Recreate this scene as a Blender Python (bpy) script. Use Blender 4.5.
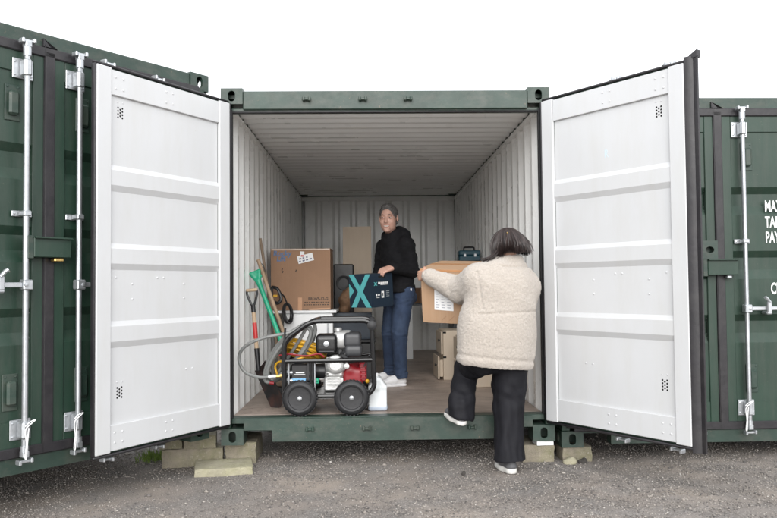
import bpy, bmesh, math, random
import numpy as np
from mathutils import Vector, Matrix, noise as mnoise
R_ = math.radians
rng = random.Random(7)
for o in list(bpy.data.objects): bpy.data.objects.remove(o, do_unlink=True)
scene = bpy.context.scene
COL = scene.collection

# ---------------------------------------------------------------- camera, sky, sun, exposure
cam_d = bpy.data.cameras.new('camera'); cam = bpy.data.objects.new('camera', cam_d); COL.objects.link(cam)
cam_d.sensor_width = 36.0; cam_d.lens = 775.0 / 777.0 * 36.0
cam_d.clip_start = 0.05; cam_d.clip_end = 3000
_yaw, _pit, _rol = R_(1.3), R_(2.07), R_(-0.55)
_f = Vector((math.sin(_yaw) * math.cos(_pit), math.cos(_yaw) * math.cos(_pit), math.sin(_pit)))
_r = Vector((math.cos(_yaw), -math.sin(_yaw), 0)); _u = _r.cross(_f)
_r2 = _r * math.cos(_rol) + _u * math.sin(_rol); _u2 = _u * math.cos(_rol) - _r * math.sin(_rol)
cam.matrix_world = Matrix(((_r2.x, _u2.x, -_f.x, 0), (_r2.y, _u2.y, -_f.y, 0), (_r2.z, _u2.z, -_f.z, 1.3), (0, 0, 0, 1)))
scene.camera = cam
SUN_EL, SUN_AZ = R_(22), R_(181)          # lowish sun behind even cloud, behind the photographer
world = bpy.data.worlds.new('World'); scene.world = world; world.use_nodes = True
nt = world.node_tree; nt.nodes.clear()
wo = nt.nodes.new('ShaderNodeOutputWorld'); bg = nt.nodes.new('ShaderNodeBackground')
sky = nt.nodes.new('ShaderNodeTexSky'); sky.sky_type = 'NISHITA'; sky.sun_disc = False
sky.sun_elevation = SUN_EL; sky.sun_rotation = SUN_AZ; sky.dust_density = 3.0
hsv = nt.nodes.new('ShaderNodeHueSaturation'); hsv.inputs['Saturation'].default_value = 0.12
mixc = nt.nodes.new('ShaderNodeMix'); mixc.data_type = 'RGBA'
mixc.inputs['Factor'].default_value = 0.86                    # cloud cover over the clear sky
mixc.inputs['B'].default_value = (11.6, 11.8, 12.2, 1)
nt.links.new(sky.outputs[0], hsv.inputs['Color']); nt.links.new(hsv.outputs[0], mixc.inputs['A'])
nt.links.new(mixc.outputs['Result'], bg.inputs['Color']); bg.inputs['Strength'].default_value = 0.093
nt.links.new(bg.outputs[0], wo.inputs[0])
sun_d = bpy.data.lights.new('sun', 'SUN'); sun = bpy.data.objects.new('sun', sun_d); COL.objects.link(sun)
sun_d.energy = 1.5; sun_d.angle = R_(50); sun_d.color = (1, 0.985, 0.96)
_sd = Vector((math.sin(SUN_AZ) * math.cos(SUN_EL), math.cos(SUN_AZ) * math.cos(SUN_EL), math.sin(SUN_EL)))
sun.rotation_euler = _sd.to_track_quat('Z', 'Y').to_euler(); sun.location = _sd * 30
vs = scene.view_settings; vs.view_transform = 'Standard'; vs.look = 'None'; vs.exposure = 0.92; vs.gamma = 1; vs.use_curve_mapping = False
scene.render.engine = 'CYCLES'; cy = scene.cycles
cy.use_denoising = True; cy.max_bounces = 12; cy.diffuse_bounces = 9; cy.glossy_bounces = 3; cy.transmission_bounces = 6
try: cy.denoiser = 'OPENIMAGEDENOISE'
except Exception: pass

# ---------------------------------------------------------------- materials
MATS = {}
def mat(name, col, rough=0.6, metal=0.0, var=0.12, vscale=6.0, bump=0.0, bscale=60.0, dirt=None, damt=0.0, dscale=2.0,
        dstretch=(1, 1, 1), spots=None, sscale=40.0, sthr=0.06, spec=0.5, island=0.0, trans=0.0, sheen=0.0, coat=0.0, grain=None, gamt=0.0, gscale=(30, 1, 1)):
    if name in MATS: return MATS[name]
    m = bpy.data.materials.new(name); m.use_nodes = True; n = m.node_tree.nodes; l = m.node_tree.links
    b = n['Principled BSDF']; b.inputs['Roughness'].default_value = rough; b.inputs['Metallic'].default_value = metal
    b.inputs['Specular IOR Level'].default_value = spec
    if trans: b.inputs['Transmission Weight'].default_value = trans
    if sheen: b.inputs['Sheen Weight'].default_value = sheen; b.inputs['Sheen Roughness'].default_value = 0.5
    if coat: b.inputs['Coat Weight'].default_value = coat; b.inputs['Coat Roughness'].default_value = 0.2
    tc = n.new('ShaderNodeTexCoord')
    def noisef(scale, detail=5, stretch=None, rough_=0.6):
        t = n.new('ShaderNodeTexNoise'); t.inputs['Scale'].default_value = scale; t.inputs['Detail'].default_value = detail; t.inputs['Roughness'].default_value = rough_
        if stretch:
            mp = n.new('ShaderNodeMapping'); mp.inputs['Scale'].default_value = stretch
            l.new(tc.outputs['Object'], mp.inputs[0]); l.new(mp.outputs[0], t.inputs['Vector'])
        else: l.new(tc.outputs['Object'], t.inputs['Vector'])
        return t.outputs['Fac']
    def ramp(fac, a, b_):
        r = n.new('ShaderNodeMapRange'); r.inputs[1].default_value = a; r.inputs[2].default_value = b_; l.new(fac, r.inputs[0]); return r.outputs[0]
    def mixcol(fac, A, B):
        x = n.new('ShaderNodeMix'); x.data_type = 'RGBA'
        if isinstance(fac, float): x.inputs['Factor'].default_value = fac
        else: l.new(fac, x.inputs['Factor'])
        for k, v in (('A', A), ('B', B)):
            if isinstance(v, tuple): x.inputs[k].default_value = (*v[:3], 1)
            else: l.new(v, x.inputs[k])
        return x.outputs['Result']
    def mul(a, k):
        x = n.new('ShaderNodeMath'); x.operation = 'MULTIPLY'; l.new(a, x.inputs[0])
        if isinstance(k, float): x.inputs[1].default_value = k
        else: l.new(k, x.inputs[1])
        return x.outputs[0]
    lo = tuple(c * (1 - var) for c in col); hi = tuple(min(1, c * (1 + var)) for c in col)
    c = mixcol(ramp(noisef(vscale), 0.3, 0.7), lo, hi)
    if island:
        g = n.new('ShaderNodeNewGeometry')
        hv = n.new('ShaderNodeHueSaturation'); l.new(c, hv.inputs['Color'])
        l.new(ramp(g.outputs['Random Per Island'], 0, 1), hv.inputs['Value'])
        mr = n.new('ShaderNodeMapRange'); mr.inputs[3].default_value = 1 - island; mr.inputs[4].default_value = 1 + island
        l.new(g.outputs['Random Per Island'], mr.inputs[0]); l.new(mr.outputs[0], hv.inputs['Value']); c = hv.outputs[0]
    if grain: c = mixcol(mul(ramp(noisef(1.0, 4, gscale), 0.42, 0.68), gamt), c, grain)
    if dirt: c = mixcol(mul(ramp(noisef(dscale, 6, dstretch, 0.7), 0.45, 0.75), damt), c, dirt)
    if spots:
        big = ramp(noisef(sscale * 0.08, 3), 0.45, 0.62)
        sp = ramp(noisef(sscale, 3, None, 0.75), 0.62 - sthr, 0.66 - sthr)
        c = mixcol(mul(sp, big), c, spots)
    l.new(c, b.inputs['Base Color'])
    rr = n.new('ShaderNodeMapRange'); rr.inputs[3].default_value = max(0.02, rough - 0.08); rr.inputs[4].default_value = min(1, rough + 0.1)
    l.new(noisef(vscale * 2.3), rr.inputs[0]); l.new(rr.outputs[0], b.inputs['Roughness'])
    if bump:
        bp = n.new('ShaderNodeBump'); bp.inputs['Strength'].default_value = bump; bp.inputs['Distance'].default_value = 0.01
        l.new(noisef(bscale, 4), bp.inputs['Height']); l.new(bp.outputs[0], b.inputs['Normal'])
    MATS[name] = m; return m

GREEN = mat('green_paint', (0.0145, 0.038, 0.0245), 0.42, var=0.16, vscale=3, bump=0.05, bscale=25, dirt=(0.05, 0.06, 0.048), damt=0.45, dscale=3, dstretch=(6, 6, 0.7), spots=(0.16, 0.15, 0.12), sscale=55, sthr=-0.06)
GREENW = mat('worn_green_paint', (0.022, 0.044, 0.033), 0.45, var=0.2, vscale=5, bump=0.1, bscale=30, dirt=(0.09, 0.09, 0.075), damt=0.6, dscale=3, dstretch=(2, 2, 3), spots=(0.16, 0.12, 0.085), sscale=38, sthr=-0.035)
WHITE = mat('white_door_paint', (0.55, 0.557, 0.565), 0.36, var=0.02, vscale=2, bump=0.03, bscale=14, dirt=(0.46, 0.45, 0.41), damt=0.25, dscale=2.5, dstretch=(3, 3, 0.6), spots=(0.3, 0.25, 0.2), sscale=70, sthr=-0.10)
INNER = mat('interior_grey_white_paint', (0.87, 0.875, 0.86), 0.28, var=0.05, vscale=2, bump=0.03, bscale=10, dirt=(0.55, 0.54, 0.5), damt=0.22, dscale=2.2, dstretch=(1, 1, 0.4))
ROOF = mat('ceiling_paint', (0.87, 0.88, 0.875), 0.28, var=0.02, vscale=1, dirt=(0.66, 0.65, 0.62), damt=0.12, dscale=0.9, spots=(0.13, 0.04, 0.02), sscale=9, sthr=-0.075)
RUBBER = mat('black_rubber', (0.014, 0.014, 0.0155), 0.55, var=0.3, vscale=12, bump=0.2, bscale=40)
GASKET = mat('grey_black_seal_rubber', (0.015, 0.0135, 0.016), 0.45, var=0.25, vscale=9, dirt=(0.045, 0.042, 0.041), damt=0.5, dscale=6, bump=0.15, bscale=30)
GALV = mat('galvanised_steel', (0.50, 0.52, 0.54), 0.38, 0.75, var=0.12, vscale=25, dirt=(0.32, 0.31, 0.29), damt=0.35, dscale=14)
STEEL = mat('dark_steel', (0.16, 0.16, 0.16), 0.4, 0.8, var=0.3, vscale=20, dirt=(0.13, 0.06, 0.035), damt=0.7, dscale=8)
DARK = mat('dark_void', (0.006, 0.006, 0.006), 0.9)
FLOOR = mat('dirty_plywood_floor', (0.42, 0.345, 0.295), 0.48, var=0.3, vscale=3, bump=0.25, bscale=50, dirt=(0.20, 0.15, 0.12), damt=0.75, dscale=2.6, dstretch=(1, 1, 1), grain=(0.16, 0.11, 0.085), gamt=0.6, gscale=(4, 60, 1), spots=(0.1, 0.075, 0.06), sscale=30, sthr=0.02)
BLACKP = mat('black_powder_coat', (0.007, 0.007, 0.0075), 0.22, var=0.2, vscale=20, bump=0.05, bscale=200)
PLAST = mat('black_plastic', (0.011, 0.011, 0.012), 0.36, var=0.2, vscale=10)
GREYP = mat('charcoal_plastic', (0.036, 0.037, 0.040), 0.42, var=0.1, vscale=10)
ALU = mat('cast_aluminium', (0.62, 0.62, 0.61), 0.36, 0.7, var=0.15, vscale=25, bump=0.2, bscale=90)
RED = mat('red_enamel', (0.22, 0.008, 0.014), 0.4, var=0.15, vscale=12)
WHITEP = mat('white_plastic', (0.74, 0.75, 0.75), 0.4, var=0.03, vscale=5)
CARD = mat('cardboard', (0.28, 0.165, 0.10), 0.8, var=0.06, vscale=4, bump=0.12, bscale=70, grain=(0.25, 0.142, 0.083), gamt=0.35, gscale=(120, 2, 2), dirt=(0.30, 0.17, 0.10), damt=0.3, dscale=4)
CARD2 = mat('cardboard_warm', (0.37, 0.238, 0.145), 0.78, var=0.06, vscale=4, bump=0.15, bscale=60, grain=(0.32, 0.185, 0.095), gamt=0.35, gscale=(120, 2, 2), dirt=(0.36, 0.21, 0.12), damt=0.3, dscale=4)
TAPE = mat('brown_parcel_tape', (0.40, 0.20, 0.09), 0.3, var=0.1, vscale=14)
PAPER = mat('white_paper', (0.76, 0.76, 0.76), 0.7, var=0.03)
INK = mat('black_ink', (0.05, 0.035, 0.028), 0.7)
BLUEINK = mat('blue_marker', (0.10, 0.17, 0.30), 0.7, var=0.25, vscale=40)
CONC = mat('concrete_block', (0.245, 0.215, 0.165), 0.92, var=0.22, vscale=14, bump=0.8, bscale=90, dirt=(0.15, 0.155, 0.06), damt=0.75, dscale=5, spots=(0.34, 0.315, 0.265), sscale=60, sthr=0.02)
SLABM = mat('pale_paving_slab', (0.35, 0.325, 0.235), 0.92, var=0.2, vscale=9, bump=0.8, bscale=80, dirt=(0.22, 0.22, 0.10), damt=0.6, dscale=6, spots=(0.2, 0.18, 0.14), sscale=60, sthr=0.0)
WOOD = mat('pale_wood', (0.50, 0.37, 0.245), 0.6, var=0.08, vscale=4, grain=(0.38, 0.26, 0.155), gamt=0.4, gscale=(25, 25, 1.5))
PLYW = mat('plywood_board', (0.74, 0.615, 0.485), 0.65, var=0.06, vscale=2, grain=(0.66, 0.53, 0.40), gamt=0.45, gscale=(16, 16, 1.0), spots=(0.15, 0.09, 0.05), sscale=9, sthr=-0.12)
MELAM = mat('birch_laminate', (0.55, 0.46, 0.36), 0.5, var=0.03, vscale=3, grain=(0.55, 0.44, 0.32), gamt=0.3, gscale=(10, 10, 1))
HANDLEW = mat('weathered_wood_handle', (0.33, 0.235, 0.155), 0.7, var=0.2, vscale=8, grain=(0.2, 0.13, 0.08), gamt=0.5, gscale=(60, 60, 3))
HANDLED = mat('dark_wood_pole', (0.20, 0.145, 0.10), 0.7, var=0.2, vscale=8, grain=(0.12, 0.08, 0.05), gamt=0.5, gscale=(60, 60, 3))
GREENPL = mat('bright_green_plastic', (0.012, 0.30, 0.165), 0.4, var=0.12, vscale=6)
REDST = mat('red_sticker', (0.50, 0.03, 0.03), 0.4, var=0.05)
HOSE = mat('grey_rubber_hose', (0.17, 0.175, 0.17), 0.45, var=0.12, vscale=12, dirt=(0.10, 0.095, 0.085), damt=0.4, dscale=10)
YELLOW = mat('yellow_cable', (0.58, 0.32, 0.02), 0.45, var=0.12, vscale=12)
BRASS = mat('brass_fitting', (0.55, 0.38, 0.14), 0.3, 0.9, var=0.15, vscale=20)
NAVY = mat('navy_printed_card', (0.006, 0.017, 0.033), 0.4, var=0.06)
TEAL = mat('teal_print', (0.085, 0.37, 0.385), 0.45, var=0.05)
TEALD = mat('dark_teal_plastic', (0.02, 0.085, 0.12), 0.45)
STICKB = mat('blue_sticker', (0.2, 0.45, 0.72), 0.4)
SIGNW = mat('white_stencil_paint', (0.74, 0.76, 0.74), 0.5, var=0.06, vscale=30, dirt=(0.4, 0.42, 0.4), damt=0.3, dscale=20)
SKIN = mat('skin', (0.52, 0.30, 0.215), 0.48, var=0.10, vscale=30, bump=0.08, bscale=160)
SKINM = mat('tanned_skin', (0.50, 0.295, 0.23), 0.5, var=0.08, vscale=28, bump=0.08, bscale=160)
BLACKC = mat('black_fleece', (0.006, 0.006, 0.0075), 0.85, var=0.25, vscale=30, bump=0.3, bscale=180, spec=0.25)
DENIM = mat('dark_blue_denim', (0.020, 0.036, 0.075), 0.82, var=0.25, vscale=9, bump=0.3, bscale=260, dirt=(0.055, 0.085, 0.145), damt=0.6, dscale=4, dstretch=(2, 2, 0.7))
BLACKT = mat('black_trouser_cloth', (0.009, 0.009, 0.012), 0.7, var=0.2, vscale=10, bump=0.2, bscale=220, spec=0.25)
SHERPA = mat('cream_sherpa_fleece', (0.50, 0.445, 0.39), 0.95, var=0.12, vscale=90, bump=1.0, bscale=210, sheen=0.35, dirt=(0.38, 0.33, 0.28), damt=0.5, dscale=75)
SHOEW = mat('white_trainer', (0.78, 0.78, 0.79), 0.5, var=0.03, vscale=20)
SOLE = mat('off_white_rubber', (0.62, 0.61, 0.58), 0.6, var=0.06, vscale=15)
SHOEG = mat('grey_trainer', (0.09, 0.09, 0.095), 0.7, var=0.15, vscale=25, bump=0.2, bscale=150)
HAIRG = mat('grey_hair', (0.085, 0.080, 0.077), 0.6, var=0.4, vscale=40, island=0.8)
HAIRD = mat('dark_brown_hair', (0.026, 0.017, 0.0155), 0.45, var=0.4, vscale=60, island=0.6)
EYEW = mat('eye_white', (0.7, 0.68, 0.66), 0.25); EYED = mat('dark_iris', (0.02, 0.014, 0.01), 0.15)
LIP = mat('lip', (0.42, 0.20, 0.155), 0.45); TEETH = mat('teeth', (0.58, 0.55, 0.50), 0.35)
BROW = mat('eyebrow_hair', (0.06, 0.05, 0.045), 0.7)
JERRY = mat('translucent_white_plastic', (0.66, 0.69, 0.70), 0.4, var=0.04, vscale=5)
LIQ = mat('bluish_liquid_level', (0.42, 0.48, 0.56), 0.35, var=0.04)
GRASSM = mat('moss_green', (0.12, 0.19, 0.03), 0.8, var=0.3, vscale=60)

ROCK = mat('dark_rough_stone', (0.05, 0.045, 0.04), 0.95, var=0.3, vscale=40, bump=0.6, bscale=120)
# ---------------------------------------------------------------- geometry helpers
def unit(v): v = np.asarray(v, float); return v / np.linalg.norm(v)
def frame_of(d):
    d = unit(d); a = np.array([0, 0, 1.0]) if abs(d[2]) < 0.9 else np.array([1.0, 0, 0])
    s = unit(np.cross(d, a)); return s, np.cross(s, d)
class MB:
    """collects shapes for one mesh"""
    def __init__(s): s.v = []; s.f = []; s.n = 0
    def add(s, verts, faces):
        b = s.n; s.v.extend([tuple(float(c) for c in p) for p in verts]); s.f.extend([tuple(i + b for i in f) for f in faces]); s.n += len(verts); return s
    def box(s, x0, x1, y0, y1, z0, z1, bev=0.0, M=None):
        c = np.array([(x0 + x1) / 2, (y0 + y1) / 2, (z0 + z1) / 2]); h = np.abs(np.array([x1 - x0, y1 - y0, z1 - z0])) / 2
        b = min(bev, min(h) * 0.9)
        if b <= 0:
            V = [c + h * np.array(q) for q in ((-1,-1,-1),(1,-1,-1),(1,1,-1),(-1,1,-1),(-1,-1,1),(1,-1,1),(1,1,1),(-1,1,1))]
            Fc = [(0,3,2,1),(4,5,6,7),(0,1,5,4),(1,2,6,5),(2,3,7,6),(3,0,4,7)]
        else:
            V = []; idx = {}
            for sx in (-1, 1):
                for sy in (-1, 1):
                    for sz in (-1, 1):
                        for ax in range(3):
                            sg = np.array([sx, sy, sz]); e = h - b; e = e.copy(); e[ax] = h[ax]
                            idx[(sx, sy, sz, ax)] = len(V); V.append(c + sg * e)
            Fc = []
            for ax in range(3):
                o1, o2 = [(1, 2), (2, 0), (0, 1)][ax]
                for sg in (-1, 1):
                    q = []
                    for a, b_ in ((-1,-1),(1,-1),(1,1),(-1,1)):
                        t = [0, 0, 0]; t[ax] = sg; t[o1] = a; t[o2] = b_; q.append(idx[(*t, ax)])
                    Fc.append(tuple(q if sg > 0 else q[::-1]))
            for ax in range(3):
                o1, o2 = [(1, 2), (2, 0), (0, 1)][ax]
                for a in (-1, 1):
                    for b_ in (-1, 1):
                        def k(e, w):
                            t = [0, 0, 0]; t[ax] = e; t[o1] = a; t[o2] = b_; return idx[(*t, w)]
                        q = [k(-1, o1), k(1, o1), k(1, o2), k(-1, o2)]
                        Fc.append(tuple(q if a * b_ < 0 else q[::-1]))
            for sx in (-1, 1):
                for sy in (-1, 1):
                    for sz in (-1, 1):
                        q = [idx[(sx, sy, sz, a)] for a in range(3)]; Fc.append(tuple(q if sx * sy * sz > 0 else q[::-1]))
        if M is not None: V = [M @ Vector(p) for p in V]
        return s.add(V, Fc)
    def tube(s, pts, r, seg=8, caps=True, closed=False):
        pts = [np.asarray(p, float) for p in pts]; n = len(pts); rs = r if hasattr(r, '__len__') else [r] * n
        V = []; prev = None
        for i, p in enumerate(pts):
            if closed: t = pts[(i + 1) % n] - pts[i - 1]
            else: t = pts[min(i + 1, n - 1)] - pts[max(i - 1, 0)]
            t = unit(t)
            if prev is None: a, b = frame_of(t)
            else:
                a = prev - t * (prev @ t); a = unit(a) if np.linalg.norm(a) > 1e-6 else frame_of(t)[0]; b = np.cross(a, t)
            prev = a
            for k in range(seg):
                w = 2 * math.pi * k / seg; V.append(p + rs[i] * (math.cos(w) * a + math.sin(w) * b))
        F = []
        for i in range(n if closed else n - 1):
            for k in range(seg):
                k2 = (k + 1) % seg; j = (i + 1) % n
                F.append((i * seg + k, i * seg + k2, j * seg + k2, j * seg + k))
        if caps and not closed: F += [tuple(range(seg))[::-1], tuple(range((n - 1) * seg, n * seg))]
        return s.add(V, F)
    def cyl(s, p0, p1, r0, r1=None, seg=12): return s.tube([p0, p1], [r0, r0 if r1 is None else r1], seg)
    def lathe(s, c, d, prof, seg=24):
        """prof: list of (distance along d, radius)"""
        d = unit(d); a, b = frame_of(d); c = np.asarray(c, float); V = []; n = len(prof)
        for (h, r) in prof:
            for k in range(seg):
                w = 2 * math.pi * k / seg; V.append(c + d * h + r * (math.cos(w) * a + math.sin(w) * b))
        F = [(i * seg + k, i * seg + (k + 1) % seg, (i + 1) * seg + (k + 1) % seg, (i + 1) * seg + k) for i in range(n - 1) for k in range(seg)]
        F += [tuple(range(seg))[::-1], tuple(range((n - 1) * seg, n * seg))]
        return s.add(V, F)
    def prism(s, poly, fn, a, b):
        """poly: 2D outline, fn(u,v,w) -> point, extruded in w from a to b"""
        n = len(poly); V = [fn(u, v, a) for u, v in poly] + [fn(u, v, b) for u, v in poly]
        F = [tuple(range(n))[::-1], tuple(range(n, 2 * n))] + [(i, (i + 1) % n, n + (i + 1) % n, n + i) for i in range(n)]
        return s.add(V, F)
    def sheet(s, prof, fn, a, b, steps=1):
        """open profile (u,v) swept in w"""
        n = len(prof); V = []
        for k in range(steps + 1): V += [fn(u, v, a + (b - a) * k / steps) for u, v in prof]
        F = [(k * n + i, k * n + i + 1, (k + 1) * n + i + 1, (k + 1) * n + i) for k in range(steps) for i in range(n - 1)]
        return s.add(V, F)
    def sphere(s, c, r, seg=10, rings=6, scale=(1, 1, 1)):
        V = []; F = []
        for i in range(rings + 1):
            th = math.pi * i / rings
            for k in range(seg):
                w = 2 * math.pi * k / seg
                V.append((c[0] + r * scale[0] * math.sin(th) * math.cos(w), c[1] + r * scale[1] * math.sin(th) * math.sin(w), c[2] + r * scale[2] * math.cos(th)))
        for i in range(rings):
            for k in range(seg): F.append((i * seg + k, (i + 1) * seg + k, (i + 1) * seg + (k + 1) % seg, i * seg + (k + 1) % seg))
        return s.add(V, F)
def finish(me, smooth=True, ang=35):
    me.validate(); 
    if smooth:
        me.polygons.foreach_set('use_smooth', [True] * len(me.polygons))
        try: me.set_sharp_from_angle(angle=R_(ang))
        except Exception: pass
    me.update()
def fix_normals(me):
    b = bmesh.new(); b.from_mesh(me); bmesh.ops.recalc_face_normals(b, faces=b.faces[:]); b.to_mesh(me); b.free()
def mesh_of(mb, name, m, fix=True, smooth=True, ang=35, M=None):
    me = bpy.data.meshes.new(name); V = mb.v
    if M is not None: V = [M @ Vector(p) for p in V]
    me.from_pydata([tuple(p) for p in V], [], mb.f)
    if fix: fix_normals(me)
    finish(me, smooth, ang); me.materials.append(m); return me
def link(name, me, parent=None):
    o = bpy.data.objects.new(name, me); COL.objects.link(o)
    if parent is not None: o.parent = parent
    return o
ROOTM = {}
def tag(o, label=None, cat=None, group=None, kind=None):
    for k, v in (('label', label), ('category', cat), ('group', group), ('kind', kind)):
        if v: o[k] = v
    return o
def thing(name, label, cat, loc=(0, 0, 0), rz=0.0, group=None):
    o = bpy.data.objects.new(name, None); o.empty_display_size = 0.1; COL.objects.link(o)
    o.location = loc; o.rotation_euler = (0, 0, rz); tag(o, label, cat, group)
    ROOTM[o.name] = (Matrix.Translation(Vector(loc)) @ Matrix.Rotation(rz, 4, 'Z'))
    return o
def root_of(p):
    while p.parent is not None: p = p.parent
    return p
def part(parent, name, mb, m, world=False, label=None, **kw):
    """a mesh child; with world=True the shapes are given in world metres"""
    M = ROOTM[root_of(parent).name].inverted() if world else None
    o = link(name, mesh_of(mb, name, m, M=M, **kw), parent)
    if label: o['label'] = label
    return o
def solo(name, mb, m, label, cat, group=None, kind=None, base=None, **kw):
    """a thing that is one mesh, origin at its base"""
    V = np.array(mb.v); c = np.array([(V[:, 0].min() + V[:, 0].max()) / 2, (V[:, 1].min() + V[:, 1].max()) / 2, V[:, 2].min()]) if base is None else np.array(base)
    o = link(name, mesh_of(mb, name, m, M=Matrix.Translation(Vector(-c)), **kw)); o.location = c
    return tag(o, label, cat, group, kind)
def fillet(pts, r, n=5, closed=False):
    pts = [np.asarray(p, float) for p in pts]; out = []; N = len(pts)
    for i, p in enumerate(pts):
        if not closed and i in (0, N - 1): out.append(p); continue
        a, b = pts[i - 1], pts[(i + 1) % N]; la, lb = np.linalg.norm(a - p), np.linalg.norm(b - p); q = min(r, la * 0.45, lb * 0.45)
        A, B = p + (a - p) / la * q, p + (b - p) / lb * q
        for k in range(n + 1):
            t = k / n; out.append((1 - t) ** 2 * A + 2 * t * (1 - t) * p + t * t * B)
    return out
def spline(pts, n=10):
    P = [np.asarray(p, float) for p in pts]; P = [2 * P[0] - P[1]] + P + [2 * P[-1] - P[-2]]; out = []
    for i in range(1, len(P) - 2):
        for k in range(n):
            t = k / n; a, b, c, d = P[i - 1:i + 3]
            out.append(0.5 * ((2 * b) + (-a + c) * t + (2 * a - 5 * b + 4 * c - d) * t * t + (-a + 3 * b - 3 * c + d) * t ** 3))
    out.append(P[-2]); return out
_fonts = {}
def text_mb(s, size, xs=1.0, ext=0.0008, bold=0.0, shear=0.0):
    """flat lettering as mesh in the x-z plane, facing -y, origin at lower left"""
    cu = bpy.data.curves.new('t', 'FONT'); cu.body = s; cu.size = size; cu.extrude = ext; cu.offset = bold; cu.shear = shear; cu.resolution_u = 3
    ob = bpy.data.objects.new('t', cu); COL.objects.link(ob); dg = bpy.context.evaluated_depsgraph_get()
    me = bpy.data.meshes.new_from_object(ob.evaluated_get(dg)); mb = MB()
    mb.add([(v.co.x * xs, -v.co.z, v.co.y) for v in me.vertices], [tuple(p.vertices) for p in me.polygons])
    bpy.data.objects.remove(ob); bpy.data.meshes.remove(me); bpy.data.curves.remove(cu); return mb
def moved(mb, M):
    mb.v = [tuple(M @ Vector(p)) for p in mb.v]; return mb

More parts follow.
